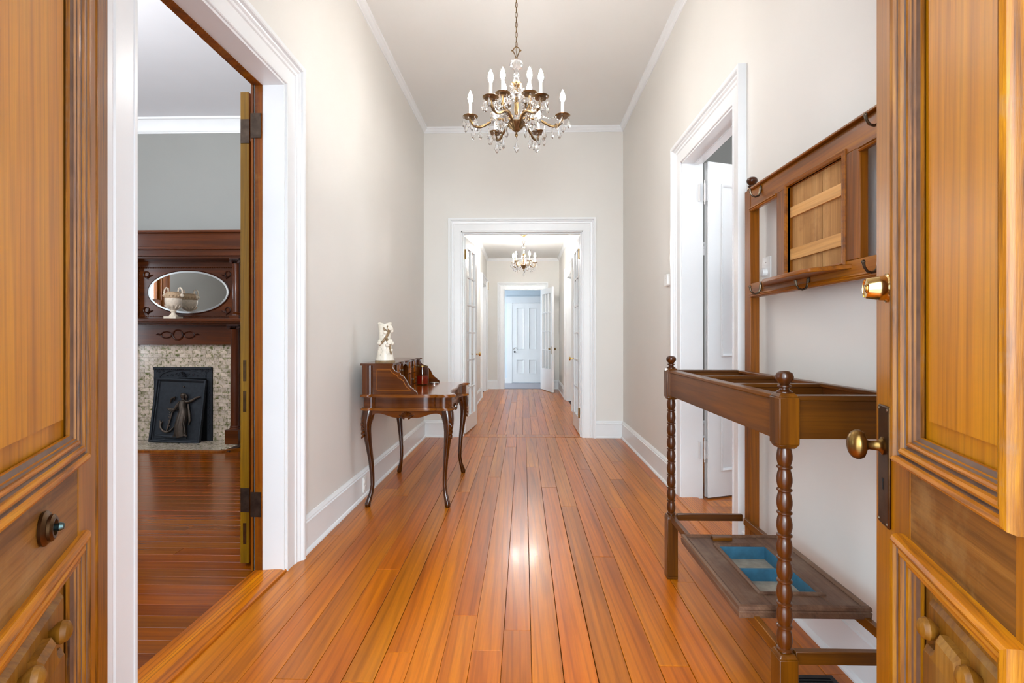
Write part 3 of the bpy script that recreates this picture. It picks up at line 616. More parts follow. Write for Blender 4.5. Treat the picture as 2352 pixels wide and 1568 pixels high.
d6 = french('door_6', 'right french door of the opening, brass knob showing', (.672, 6.10, 0), R(90.4), .69, 2.41, (-.04, 0), 2, 6, .20, 2.29, .10)
knob_set(d6, .645, .90, -.04, 0, 'brass', False)
for d, s in ((d5, 1), (d6, -1)):
    for z in (2.2, .27):
        h = MB().box(-.012, .0, min(0, s * .036), max(0, s * .036), z - .06, z + .06).build('hinge', 'brass', d)
        MB().lathe([(.006, -.062), (.006, .062)], (-.006, -s * .006, z), 8).build('hinge_pin', 'brass', h)
d7 = french('door_7', 'white glazed back door standing open at the far end', (.381, RY1 - .01, 0), R(-75), .835, 2.25, (0, .04), 3, 4, .49, 2.13, .115)
knob_set(d7, .775, .93, 0, .04, 'old_brass')
for nm, lb, loc, rz in (('door_8', None, (RX0 - .10, LQ0 + .012, 0), R(90)), ('door_9', None, (RX1 + .10, RQ1 - .012, 0), R(-90))):
    d = sroot(nm, lb, loc, rz); wd = (LQ1 - LQ0 if nm == 'door_8' else RQ1 - RQ0) - .024
    panel_leaf(d, wd, 2.28, -.02, .02, [(.11, wd / 2 - .05, .2, .85), (wd / 2 + .05, wd - .11, .2, .85), (.11, wd / 2 - .05, 1.02, 2.14), (wd / 2 + .05, wd - .11, 1.02, 2.14)])

# ------------------------------------------------------------------ back porch seen through the far door
PYB = 12.9
pf = struct(MB().box(-2.2, 2.2, RY1 + .15, PYB, -.12, -.03).build('floor', 'gap'), 'grey painted porch floor beyond the back door')
for i in range(14):
    y0 = RY1 + .15 + i * .0965
    link('plank', MB().box(-2.2, 2.2, -.047, .047, -.018, 0).mesh('plank', 'porch_floor'), pf, (0, y0 + .048, -.006))
wb = struct(MB().box(-2.2, 2.2, PYB + .02, PYB + .15, -.03, 3.0).build('wall_porch_back', 'siding'), 'pale grey clapboard wall across the back porch')
b = MB(); b.extrude([(0, 0), (-.020, 0), (-.004, .148), (0, .148)], lambda p, q, a: (a, p, q), -.88, .88); me = b.mesh('siding_board', 'siding')
b = MB(); b.extrude([(0, 0), (-.020, 0), (-.004, .148), (0, .148)], lambda p, q, a: (a, p, q), -2.2, 2.2); me2 = b.mesh('siding_board', 'siding')
for i in range(20):
    if .12 + i * .143 < 2.16:
        link('siding_board', me, wb, (-1.32, PYB + .02, .12 + i * .143)); link('siding_board', me, wb, (1.57, PYB + .02, .12 + i * .143))
    else: link('siding_board', me2, wb, (0, PYB + .02, .12 + i * .143))
struct(MB().box(-2.2, -.44, PYB - .006, PYB + .02, -.03, .12).build('trim_14', 'porch_white'))
struct(MB().box(-2.3, 2.3, RY1 + .15, PYB + .15, 2.9, 3.0).build('ceiling', 'siding'), 'painted ceiling of the back porch')
b = MB(); b.box(-2.2, RX0 - .15, RY1 + .03, RY1 + .15, -.03, 3).box(RX1 + .15, 2.2, RY1 + .03, RY1 + .15, -.03, 3).box(2.2, 2.3, RY1 + .03, PYB + .15, -.03, 2.9)
b.box(-2.2, 2.2, RY1 + .03, RY1 + .15, REAR_CEIL + .1, 3.05)
struct(b.build('wall_porch_front', 'siding'))
t = struct(MB().box(-.44, -.30, PYB - .018, PYB + .02, -.03, 2.06).box(.53, .67, PYB - .018, PYB + .02, -.03, 2.06).box(-.46, .69, PYB - .022, PYB + .02, 2.06, 2.22).build('trim_15', 'porch_white'), 'white flat casing round the door across the porch')
d = sroot('door_10', 'closed white four-panel door across the back porch', (-.298, PYB + .02, 0), 0)
panel_leaf(d, .826, 2.05, -.03, .01, [(.105, .30, .235, .60), (.425, .62, .235, .60), (.105, .30, .86, 1.93), (.425, .62, .86, 1.93)], 'porch_white')
b = MB(); b.lathe([(.010, 0), (.010, -.03), (.024, -.036), (.026, -.05), (.001, -.06)], (.065, -.03, .80), 14, 'Y'); b.build('knob', 'black', d)
b = MB(); b.tube([(.085 + .045 * cos(R(a)), -.034, .86 + .045 * sin(R(a))) for a in range(-20, 201, 20)], .005, 6); b.build('pull_handle', 'hook', d)

# ------------------------------------------------------------------ fireplace in the left room
FC, FY = -3.86, 5.60
fp = thing('fireplace', 'dark mahogany fireplace with oval mirror, columns and mottled tiles in the left room', 'fireplace', (FC, PY1, 0))
OF = (FC, PY1, 0)
def fbx(name, mat, *boxes, parent=None, bev=.003, ang=35):
    b = MB()
    for x0, x1, y0, y1, z0, z1 in boxes: b.box(x0, x1, y0, y1, z0, z1)
    return b.build(name, mat, parent or fp, OF, bev, ang)
# hearth and tile field
he = fbx('hearth', 'gap', (FC - .80, FC + .80, 5.13, FY, -.1, .010), bev=0)
me = MB().box(-.047, .047, -.0185, .0185, 0, .008).mesh('tile', 'hearth_tile')
for j in range(11):
    for i in range(16):
        x = FC - .76 + i * .1 + (.05 if j % 2 else 0); y = 5.175 + j * .0395
        if abs(x - FC) < .735: link('tile', me, he, (x - FC, y - PY1, .010))
fbx('hearth_border', 'brown_jamb', (FC - .84, FC + .72, 5.10, 5.145, -.02, .017), (FC - .86, FC - .80, 5.145, FY, -.02, .017), bev=.003)
b = MB(); b.extrude([(FC + .72, 5.10), (FC + .72, 5.15), (FC + .86, 5.26), (FC + .86, 5.60), (FC + .90, 5.60), (FC + .90, 5.24), (FC + .74, 5.10)], lambda p, q, a: (p, q, a), -.02, .017); b.build('hearth_border', 'brown_jamb', fp, OF)
sur = fbx('tile_backing', 'grout', (FC - .60, FC - .335, FY + .006, PY1, 0, 1.12), (FC + .335, FC + .60, FY + .006, PY1, 0, 1.12), (FC - .335, FC + .335, FY + .006, PY1, .84, 1.12), bev=0)
TW, TH_ = .1005, .0428
cutm = {}
for j in range(26):
    z = .018 + TH_ * (j + .5); offx = (j % 2) * .5
    spans = [(-.6, .6)] if z > .852 else [(-.6, -.337), (.337, .6)]
    for i in range(-8, 8):
        for s0, s1 in spans:
            x0, x1 = max((i + offx - .5) * TW, s0), min((i + offx + .5) * TW, s1)
            if x1 - x0 < .012: continue
            wd = round(x1 - x0, 4)
            if wd not in cutm: cutm[wd] = MB().box(-wd / 2 + .0012, wd / 2 - .0012, 0, .010, -TH_ / 2 + .0012, TH_ / 2 - .0012).mesh('tile', 'tile')
            link('tile', cutm[wd], sur, ((x0 + x1) / 2, FY - .004 - PY1 + rnd.uniform(-.0012, .0012), z))
# cast iron frame
fr = fbx('iron_frame', 'iron', (FC - .335, FC - .275, FY - .02, FY + .03, .012, .85), (FC + .275, FC + .335, FY - .02, FY + .03, .012, .85), (FC - .275, FC + .275, FY - .02, FY + .03, .725, .85), bev=.004)
b = MB(); b.box(FC - .335, FC + .335, FY - .034, FY - .018, .832, .852).box(FC - .335, FC + .335, FY - .028, FY - .018, .722, .732)
for i in range(30): b.ball((FC - .325 + i * .0224, FY - .034, .826), .006, 6, 4)
b.build('iron_bead', 'iron', fr, (0, 0, 0)) if False else b.build('iron_bead', 'iron', fr, OF)
b = MB(); b.tube([(FC + .26 * cos(t) , FY - .022, .735 + .085 * sin(t)) for t in [pi * k / 16 for k in range(17)]], .006, 6)
for s in (-1, 1):
    for k, (cx, cz, r) in enumerate(((.06, .765, .022), (.12, .76, .02), (.17, .752, .014), (.275, .795, .026), (.22, .805, .015))):
        b.tube([(FC + s * (cx + (r * (1 - t * .13)) * cos(t * .9)), FY - .022, cz + r * (1 - t * .13) * sin(t * .9)) for t in range(8)], .004, 5)
for k in range(7): b.tube([(FC, FY - .022, .745), (FC + .045 * cos(pi * k / 6), FY - .03, .745 + .055 * sin(pi * k / 6))], [.004, .009], 5)
for s in (-1, 1):
    for k in range(11): b.tube([(FC + s * .305 + .012 * cos(k * 1.9), FY - .022, .1 + k * .055), (FC + s * .305 - .012 * cos(k * 1.9), FY - .022, .15 + k * .055)], .005, 5)
b.build('iron_scrollwork', 'iron', fr, OF)
fbx('firebox', 'soot_and_shade', (FC - .29, FC + .29, FY + .05, FY + .06, 0, .75), bev=0)
# mantel woodwork
fbx('frieze', 'mantel_x', (FC - .62, FC + .62, 5.53, PY1, 1.105, 1.335))
fbx('mantel_shelf', 'mantel_x', (FC - .80, FC + .80, 5.35, PY1, 1.362, 1.392), (FC - .78, FC + .78, 5.38, PY1, 1.347, 1.362), (FC - .755, FC + .755, 5.41, PY1, 1.328, 1.347))
op = fbx('overmantel_panel', 'mantel_x', (FC - .62, FC + .62, 5.655, PY1, 1.392, 2.06), bev=0)
fbx('overmantel_side', 'mantel_z', (FC - .66, FC - .575, 5.56, PY1, 1.392, 2.06)); fbx('overmantel_side', 'mantel_z', (FC + .575, FC + .66, 5.56, PY1, 1.392, 2.06))
fbx('cornice', 'mantel_x', (FC - .76, FC + .76, 5.42, PY1, 2.085, 2.15), (FC - .74, FC + .74, 5.45, PY1, 2.06, 2.085), (FC - .78, FC + .78, 5.39, PY1, 2.150, 2.168), (FC - .765, FC + .765, 5.41, PY1, 2.168, 2.185), (FC - .75, FC + .75, 5.43, PY1, 2.185, 2.335), (FC - .79, FC + .79, 5.38, PY1, 2.335, 2.36))
ff = lambda p, q, h: (p, 5.655 - h, q)
b = MB()
for (u0, u1, z0, z1) in ((FC - .555, FC + .555, 1.43, 1.985),):
    for i in range(56): b.ball((u0 + i * (u1 - u0) / 55, 5.652, z0), .0062, 6, 4).ball((u0 + i * (u1 - u0) / 55, 5.652, z1), .0062, 6, 4)
    for i in range(28): b.ball((u0, 5.652, z0 + i * (z1 - z0) / 27), .0062, 6, 4).ball((u1, 5.652, z0 + i * (z1 - z0) / 27), .0062, 6, 4)
o = b.build('bead_border', 'mantel_x', fp, OF); o['kind'] = 'stuff'
b = MB(); b.sweep([(FC - .57, 1.415), (FC + .57, 1.415), (FC + .57, 2.0), (FC - .57, 2.0)], [(0, 0), (0, .012), (.008, .012), (.010, 0)], ff, True); b.build('panel_moulding', 'mantel_x', fp, OF)
MX, MZ, MA, MC = FC + .02, 1.705, .468, .243
el = lambda k, n, a, c: (MX + a * cos(2 * pi * k / n), MZ + c * sin(2 * pi * k / n))
n = 56; b = MB()
b.add([(x, 5.640, z) for x, z in (el(k, n, MA - .02, MC - .02) for k in range(n))], [tuple(range(n))]); mo = b.build('mirror', 'mirror', fp, OF); mo['label'] = 'oval bevelled mirror'
b = MB(); b.add([(x, 5.640, z) for x, z in (el(k, n, MA - .02, MC - .02) for k in range(n))] + [(x, 5.6418, z) for x, z in (el(k, n, MA, MC) for k in range(n))], [(k, (k + 1) % n, n + (k + 1) % n, n + k) for k in range(n)]); b.build('bevel', 'mirror_bevel', mo, OF)
b = MB(); b.tube([(x, 5.650, z) for x, z in (el(k, n, MA + .004, MC + .004) for k in range(n))], .008, 6, True); b.build('mirror_rim', 'carving', mo, OF)
def wreath(b, cx, cz, rx, rz, y, r=.008, k=16):
    b.tube([(cx + rx * cos(2 * pi * i / k), y, cz + rz * sin(2 * pi * i / k)) for i in range(k)], [r if i % 2 else r * .7 for i in range(k)], 6, True)
for sx in (-1, 1):
    for sz in (-1, 1):
        b = MB(); cx, cz = FC + sx * .475, 1.705 + sz * .205; wreath(b, cx, cz, .030, .032, 5.648)
        b.tube([(cx - sx * .01, 5.648, cz - .045), (cx - sx * .05, 5.646, cz - .015), (cx - sx * .075, 5.648, cz - .005)], [.003, .008, .004], 6)
        b.tube([(cx, 5.648, cz - .035), (cx - sx * .02, 5.646, cz - .055)], [.008, .004], 6); b.build('wreath', 'carving', op, OF)
b = MB(); wreath(b, FC - .02, 1.215, .056, .056, 5.526, .009); wreath(b, FC - .15, 1.215, .06, .035, 5.526, .008); wreath(b, FC + .11, 1.215, .06, .035, 5.526, .008)
for s in (-1, 1): b.tube([(FC - .02 + s * .2, 5.526, 1.215), (FC - .02 + s * .225, 5.524, 1.222), (FC - .02 + s * .25, 5.526, 1.215)], [.008, .011, .003], 6)
b.build('triple_wreath', 'carving', fp, OF)
for sx in (-1, 1):
    cx = FC + sx * .665
    for (y, z0, z1, r, nm) in ((5.47, .175, 1.30, .044, 'column'), (5.50, 1.43, 2.03, .036, 'column')):
        b = MB(); b.lathe([(r + .014, z0), (r + .014, z0 + .012), (r + .006, z0 + .02), (r + .010, z0 + .03), (r, z0 + .04), (r * 1.04, (z0 + z1) / 2), (r * .88, z1 - .03), (r * .98, z1 - .02)], (cx, y, 0), 20)
        co = b.build(nm, 'mantel_z', fp, OF)
        b = MB(); b.box(cx - r - .018, cx + r + .018, y - r - .018, y + r + .018, z1 + .012, z1 + .03)
        for s in (-1, 1): b.lathe([(.020, -.04), (.023, 0), (.020, .04)], (cx + s * (r + .006), y, z1), 12, 'Y')
        for k in range(6): b.ball((cx - .03 + k * .012, y - r - .01, z1), .008, 6, 4)
        b.build('capital', 'carving', co, OF)
        if z0 > 1: fbx('column_base', 'mantel_x', (cx - .055, cx + .055, y - .055, y + .055, 1.392, 1.43), parent=co)
    fbx('plinth', 'mantel_x', (cx - .075, cx + .075, 5.40, PY1, .018, .175))
    fbx('pilaster', 'mantel_z', (cx - .06, cx + .06, 5.56, PY1, .175, 1.33))
# loose cast iron summer cover leaning in the opening
sc = thing('fireplace_cover', 'black cast iron relief plate of a figure with an anchor, leaning before the fireplace', 'fireplace cover', (FC - .015, 5.475, .019)); sc.rotation_euler = (R(-7), R(2.0), 0)
CWd, CHt = .285, .705
b = MB(); b.box(-CWd, CWd, 0, .012, 0, CHt); b.build('plate', 'iron', sc, bev=.003)
b = MB(); b.sweep([(-CWd, 0), (CWd, 0), (CWd, CHt), (-CWd, CHt)], [(0, 0), (0, .026), (.010, .030), (.022, .026), (.026, .010), (.034, .006), (.036, 0)], lambda p, q, h: (p, -h, q), True); b.build('rim', 'iron', sc, ang=25)
b = MB(); b.tube([(-.225, -.004, .07), (0, -.022, .065), (.13, -.012, .07)], [.012, .022, .012], 8).box(-.22, .13, -.016, 0, .045, .062); b.build('ground_ledge', 'iron', sc)
b = MB()  # robed figure: one continuous swept body
b.tube([(.075, -.006, .075), (.06, -.016, .12), (.055, -.022, .2), (.07, -.026, .29), (.075, -.024, .34), (.055, -.022, .385), (.05, -.024, .42), (.052, -.022, .455), (.05, -.020, .475), (.048, -.022, .49)], [.058, .062, .058, .055, .05, .038, .042, .038, .016, .013], 12)
b.ball((.046, -.024, .515), .03, 12, 8, .85, .8, 1.15)
b.tube([(.07, -.024, .455), (.11, -.022, .45), (.16, -.02, .475), (.20, -.018, .505), (.235, -.016, .515)], [.018, .017, .014, .011, .008], 8)
b.tube([(.02, -.024, .45), (-.01, -.026, .40), (-.035, -.028, .355), (-.075, -.026, .352), (-.10, -.024, .36)], [.018, .017, .014, .012, .008], 8)
for k in range(5): b.tube([(.03 + k * .02, -.05, .34), (.025 + k * .022, -.06, .22), (.01 + k * .032, -.045, .09)], [.004, .008, .006], 6)
b.tube([(.11, -.02, .43), (.135, -.024, .34), (.15, -.02, .25), (.14, -.018, .2)], [.008, .014, .014, .006], 6)
b.tube([(.03, -.04, .10), (-.005, -.035, .065)], [.014, .01], 6).tube([(.10, -.036, .10), (.14, -.03, .075)], [.014, .009], 6)
fg = b.build('relief_figure', 'bronze_iron', sc)
b = MB(); b.ball((.05, -.03, .528), .031, 12, 6, .95, .8, .75); b.tube([(.07, -.03, .535), (.09, -.024, .50), (.085, -.02, .475)], [.012, .012, .005], 6); b.build('hair', 'bronze_iron', fg)
b = MB(); b.tube([(-.055, -.014, .37), (-.075, -.014, .25), (-.10, -.014, .12)], .010, 8).tube([(-.19, -.010, .235), (-.175, -.014, .16), (-.14, -.016, .125), (-.10, -.016, .11), (-.06, -.016, .125), (-.025, -.014, .17)], [.006, .012, .013, .013, .012, .006], 8)
b.tube([(-.12, -.012, .37), (0.0, -.014, .365)], .008, 8); b.tube([(-.19, -.012, .23), (-.165, -.014, .2), (-.16, -.012, .235)], [.004, .014, .004], 6)
b.tube([(-.10, -.012, .43), (-.085, -.018, .48), (-.05, -.018, .50), (-.055, -.016, .46)], [.006, .012, .012, .005], 6)
for k in range(6): b.tube([(-.09 + .012 * cos(k * 2), -.012, .34 - k * .03), (-.08 - .012 * cos(k * 2), -.016, .325 - k * .03)], [.005, .008], 5)
b.build('relief_anchor', 'bronze_iron', sc)
b = MB(); b.lathe([(.01, 0), (.008, -.008), (.001, -.012)], (.03, -.004, .62), 10, 'Y'); b.build('stud', 'bronze_iron', sc)
# carved urn on the mantel shelf
ur = thing('urn', 'carved two-handled stone urn on the mantel shelf before the oval mirror', 'urn', (FC - .055, 5.505, 1.392))
b = MB(); b.box(-.068, .068, -.06, .06, 0, .028); b.lathe([(.046, .028), (.040, .04), (.024, .058), (.020, .075), (.030, .082), (.030, .092), (.024, .098), (.045, .115), (.072, .15), (.082, .19), (.083, .225), (.080, .232)], seg=24); b.build('body', 'urn', ur)
b = MB(); b.lathe([(.080, .230), (.088, .240), (.085, .27), (.076, .282), (.064, .296), (.070, .302), (.062, .304), (.055, .29), (.001, .24)], seg=24)
for k in range(18): b.ball((.086 * cos(k * pi / 9), .086 * sin(k * pi / 9), .256), .011, 6, 4)
b.build('carved_band', 'urn_band', ur)
b = MB()
for k in range(12): b.tube([(.05 * cos(k * pi / 6), .05 * sin(k * pi / 6), .118), (.071 * cos(k * pi / 6), .071 * sin(k * pi / 6), .142), (.081 * cos(k * pi / 6), .081 * sin(k * pi / 6), .152)], [.006, .011, .004], 6)
b.build('acanthus_ring', 'urn', ur)
for s in (-1, 1):
    b = MB(); b.tube([(s * .085, 0, .268), (s * .105, 0, .29), (s * .098, 0, .33), (s * .08, 0, .352), (s * .06, 0, .345), (s * .055, 0, .31), (s * .062, 0, .29)], [.008, .009, .008, .008, .008, .008, .007], 8); b.ball((s * .10, 0, .262), .02, 8, 6); b.build('handle', 'urn', ur)

# ------------------------------------------------------------------ writing desk
DX, DY = -1.135, 3.46
dk = thing('writing_desk', 'small walnut writing desk with cabriole legs and stepped drawer gallery against the left wall', 'desk', (DX, DY, 0))
DL, DW = .98, .645
qn = [(.0, .022), (.010, .006), (.045, .0), (.076, .006), (.084, .017), (.093, .006), (.16, -.004), (.30, -.010), (.44, -.004), (.512, .006), (.521, .018), (.530, .006), (.575, .0), (.618, .007), (.638, .028), (.645, .06), (.640, .088), (.626, .098), (.614, .108), (.606, .13), (.596, .18), (.588, .24), (.587, .32), (.594, .42), (.596, .49)]
PLAN = qn + [(u, DL - a) for u, a in qn[::-1][1:]]
def plan(s=0.0):
    cx, cy = .30, DL / 2
    return [(max(cx + (u - cx) * (1 + s * 2.6) , -.006), cy + (a - cy) * (1 + s * 1.7)) for u, a in PLAN]
XY = lambda p, q, a: (p, q, a)
b = MB(); b.extrude(plan(-.012), XY, .694, .778); b.build('case', 'desk', dk, ang=50)
b = MB(); b.extrude(plan(.0), XY, .682, .688).extrude(plan(.010), XY, .688, .696).extrude(plan(.0), XY, .696, .700); b.build('lower_moulding', 'desk_edge', dk, ang=50)
b = MB(); b.extrude(plan(.004), XY, .774, .779).extrude(plan(.016), XY, .779, .789).extrude(plan(.008), XY, .789, .793); b.build('edge_moulding', 'desk_edge', dk, ang=50)
b = MB(); b.extrude(plan(.0), XY, .786, .7945); b.build('top', 'desk_top', dk, ang=50)
def scallop(L, lo=.635, up=.682, n=40):
    pts = []
    for i in range(n + 1):
        t = i / n; s = min(t, 1 - t) * 2
        z = .60 + (up - .022 - .60) * min(1, s / .22) ** .6
        if s > .30: z -= (.664 - lo) * (math.sin(pi / 2 * min(1, (s - .30) / .45)) ** 2)
        pts.append((t * L, z))
    return [(0, up + .005)] + pts + [(L, up + .005)]
for y in (.018, DL - .036):
    b = MB(); b.extrude([(.03 + p, q) for p, q in scallop(.575)], lambda p, q, a: (p, a, q), y, y + .018); b.build('apron', 'desk', dk)
for x in (.02, .575):
    b = MB(); b.extrude([(.04 + p, q) for p, q in scallop(.90)], lambda p, q, a: (a, p, q), x, x + .018); b.build('apron', 'desk_leg', dk)
def shell(cx, cy, ax):
    b = MB()
    for k in range(7):
        t = R(-75 + k * 25); p = (.038 * math.sin(t), .028 * cos(t))
        a0, a1 = (cx, cy, .645), ((cx + p[0], cy - .006, .645 + p[1]) if ax == 'x' else (cx + .006, cy + p[0], .645 + p[1]))
        b.tube([a0, ((a0[0] + a1[0]) / 2, (a0[1] + a1[1]) / 2, (a0[2] + a1[2]) / 2), a1], [.004, .007, .006], 6)
    for s in (-1, 1):
        q = [(s * .012, -.014), (s * .032, -.004), (s * .052, .010)]
        b.tube([(cx + u, cy - .003, .642 + w) if ax == 'x' else (cx + .003, cy + u, .642 + w) for u, w in q], [.010, .009, .003], 6)
    b.build('carved_shell', 'desk_leg', dk)
shell(.317, .012, 'x'); shell(.596, DL / 2, 'y')
LEG = [(.0, .684, .046), (.008, .655, .046), (.018, .615, .042), (.022, .58, .036), (.018, .53, .030), (.006, .44, .0235), (-.010, .33, .0185), (-.020, .22, .0155), (-.022, .15, .0145), (-.012, .09, .0155), (.002, .05, .018), (.012, .022, .0215), (.012, .004, .019), (.011, .0, .015)]
for sx, sy, x, y in ((-1, -1, .046, .05), (1, -1, .592, .052), (-1, 1, .046, DL - .05), (1, 1, .592, DL - .052)):
    b = MB(); b.tube([(x + sx * d * .75, y + sy * d * .75, z) for d, z, r in LEG], [r for d, z, r in LEG], 10)
    lg = b.build('leg', 'desk_leg', dk, ang=60)
    b = MB(); kx, ky = x + sx * .016, y + sy * .016
    for k in range(5):
        z = .62 - k * .028; w = .016 - k * .002
        b.tube([(kx + sx * .030 - sx * abs(k - 1) * .003, ky + sy * .012 - w * sy * .4, z), (kx + sx * .026, ky + sy * .030, z - .018)], [.009, .004], 6)
        b.tube([(kx + sx * .010, ky + sy * .034 - sy * abs(k - 1) * .003, z), (kx + sx * .026, ky + sy * .028, z - .02)], [.009, .004], 6)
    b.build('knee_carving', 'desk_leg', lg)
# gallery
sp = [(.010, .794), (.010, .998), (.214, .998), (.222, .975), (.236, .957), (.262, .945), (.272, .942), (.275, .931), (.296, .920), (.314, .896), (.330, .862), (.348, .842), (.366, .832), (.370, .822), (.384, .814), (.391, .803), (.392, .794)]
for y, yo in ((.014, -1), (DL - .032, 1)):
    b = MB(); b.extrude(sp, lambda p, q, a: (p, a, q), y, y + .018); sd = b.build('gallery_side', 'desk', dk)
    yy = y if yo < 0 else y + .018
    b = MB()
    outer = [(.108, .822), (.352, .822), (.322, .845), (.308, .866), (.296, .892), (.276, .906), (.262, .910), (.254, .928), (.232, .938), (.212, .955), (.204, .968), (.108, .968)]
    b.sweep(outer, [(0, 0), (0, .0008), (.004, .0008), (.004, 0)], lambda p, q, h: (p, yy + yo * h, q), True); b.build('inlay_line', 'inlay', sd)
    b = MB(); b.lathe([(.042, .794), (.042, .998)], (.044, y + .009, 0), 20, 'Z', 1, .55); b.build('corner_block', 'desk_z', sd)
fr_ = [(.0, -.004), (.222, -.004), (.226, .03), (.214, .06), (.222, .10), (.230, .14), (.222, .185), (.210, .20), (.222, .22), (.230, .28), (.222, .36), (.212, .385), (.224, .40), (.226, .49)]
tp = fr_ + [(u, DL - a) for u, a in fr_[::-1][1:]]
b = MB(); b.extrude([(u * 1.03, .49 + (a - .49) * 1.012) for u, a in tp], XY, 1.000, 1.008).extrude(tp, XY, .996, 1.011); b.build('gallery_top', 'desk', dk, ang=50)
MB().box(.006, .016, .03, DL - .03, .794, .998).build('gallery_back', 'shadow_wood', dk)
for a in (.205, .395, .575, .765):
    b = MB(); b.box(.016, .20, a, a + .010, .794, .997); b.build('gallery_divider', 'desk', dk)
for (a0, a1) in ((.034, .203), (.217, .393), (.587, .763), (.777, .946)):
    for z0, z1 in ((.798, .890), (.896, .992)):
        c = (a0 + a1) / 2; hw = (a1 - a0) / 2
        pl_ = [(.05, a0 + .002), (.188, a0 + .002)] + [(.188 + .012 * math.sin(pi * k / 8), a0 + .002 + (hw * 2 - .004) * k / 8) for k in range(9)] + [(.05, a1 - .002)]
        b = MB(); b.extrude(pl_, XY, z0, z1); dw = b.build('drawer', 'drawer_front', dk, ang=50)
        b = MB(); b.lathe([(.006, 0), (.004, .008), (.009, .016), (.007, .022), (.001, .024)], (.200, c, (z0 + z1) / 2), 10, 'X'); b.build('knob', 'hook', dw)
b = MB(); pts = [(.407, .997), (.407, .965)] + [(.49 + .083 * cos(t), .945 + .035 * sin(t)) for t in [pi - pi * k / 10 for k in range(11)]] + [(.573, .965), (.573, .997)]
b.extrude(pts, lambda p, q, a: (a, p, q), .185, .195); b.build('cubby_arch', 'desk', dk)

# ------------------------------------------------------------------ things on the desk
vs = thing('vase', 'cream ceramic vase with raised vines and blossoms on top of the desk', 'vase', (-.992, 3.56, 1.0115))
b = MB(); b.lathe([(.070, 0), (.072, .006), (.072, .014), (.066, .018)], seg=28, sy=.85); b.build('base', 'ceramic_brown', vs)
b = MB(); n = 28; prof = [(.064, .016), (.062, .03), (.056, .06), (.049, .10), (.043, .145), (.041, .18), (.043, .215), (.047, .25), (.050, .268)]
vv = []
for r, h in prof:
    for k in range(n):
        t = 2 * pi * k / n; lip = .022 * (.5 + .5 * cos(2 * t + .9)) * max(0, (h - .22) / .05) ** 1.2
        vv.append((r * cos(t), r * .85 * sin(t), h + lip))
for r, h in ((.045, .262), (.036, .15)):
    for k in range(n):
        t = 2 * pi * k / n; lip = .022 * (.5 + .5 * cos(2 * t + .9)) if h > .2 else 0
        vv.append((r * cos(t), r * .85 * sin(t), h + lip))
m_ = len(prof) + 2
b.add(vv, [(i * n + k, i * n + (k + 1) % n, (i + 1) * n + (k + 1) % n, (i + 1) * n + k) for i in range(m_ - 1) for k in range(n)] + [tuple(range(n - 1, -1, -1)), tuple((m_ - 1) * n + k for k in range(n))])
bd = b.build('body', 'ceramic', vs)
def onv(t, z, out=0):
    out += .004 if out else 0
    r = [p for p in prof if p[1] <= z][-1][0]; return ((r + out) * cos(R(t)), (r + out) * .85 * sin(R(t)), z)
b = MB(); b.tube([onv(-60, .26), onv(-45, .245, .006), onv(-50, .21, .006), onv(-70, .18, .007), onv(-55, .15, .007), onv(-45, .12, .005), onv(-40, .085, .004), onv(-35, .06, .003)], [.006, .011, .009, .011, .011, .009, .008, .005], 7)
b.tube([onv(-70, .18, .006), onv(-95, .15, .006), onv(-120, .125, .004)], [.009, .009, .006], 7).tube([onv(-50, .21, .006), onv(-80, .235, .006), onv(-90, .25, .004)], [.008, .008, .005], 7)
b.build('vine', 'ceramic_brown', vs)
for t, z in ((-48, .245), (-52, .145)):
    b = MB(); P0 = Vector(onv(t, z, .006)); d_ = Vector((cos(R(t)), sin(R(t)), .15)).normalized()
    b.tube([P0, P0 + d_ * .012, P0 + d_ * .024], [.009, .014, .018], 10); b.tube([P0 + d_ * .0235, P0 + d_ * .0245], [.012, .012], 8); b.build('blossom', 'ceramic', vs)
b = MB()
for t, z, s in ((-25, .24, .012), (-20, .225, .011), (-30, .155, .011), (-22, .138, .012), (-62, .125, .013), (-115, .14, .013), (-120, .155, .010), (-35, .09, .009), (-75, .215, .012)): b.ball(onv(t, z, .009), s * 1.25, 9, 6, 1, 1, .9)
b.build('bud_relief', 'ceramic', vs)
for t, z, rz_ in ((-60, .085, 0), (-100, .215, 30), (-110, .08, -15), (-70, .20, 10)):
    b = MB(); lf = [(0, .03), (.010, .022), (.008, .014), (.018, .008), (.010, -.004), (.014, -.014), (.004, -.016), (0, -.03)]
    poly = lf + [(-x, y) for x, y in lf[1:-1][::-1]]; rr = onv(0, z)[0] + .003
    vsf = [((rr + h) * cos(R(t) + x / rr), (rr + h) * .86 * sin(R(t) + x / rr), z + y) for h in (0, .006) for x, y in poly]; n2 = len(poly)
    b.add(vsf, [(i, (i + 1) % n2, n2 + (i + 1) % n2, n2 + i) for i in range(n2)] + [tuple(range(n2, 2 * n2))]); b.build('leaf', 'ceramic', vs)
jr = thing('jar_candle', 'glass jar candle half full of red wax on the writing desk', 'candle', (-.845, 4.16, .7948))
b = MB(); b.lathe([(.048, 0), (.051, .006), (.051, .125), (.047, .138), (.046, .150), (.043, .150), (.044, .138), (.048, .124), (.048, .010), (.001, .008)], seg=28); b.build('glass', 'jar', jr)
b = MB(); b.lathe([(.0475, .010), (.0475, .076), (.001, .074)], seg=24); b.build('wax', 'wax', jr)
b = MB(); b.lathe([(.0475, .150), (.049, .153), (.048, .158), (.043, .158), (.043, .150)], seg=28); b.build('rim', 'old_brass', jr)
MB().tube([(0, 0, .072), (.001, 0, .086)], .0012, 5).build('wick', 'black', jr)
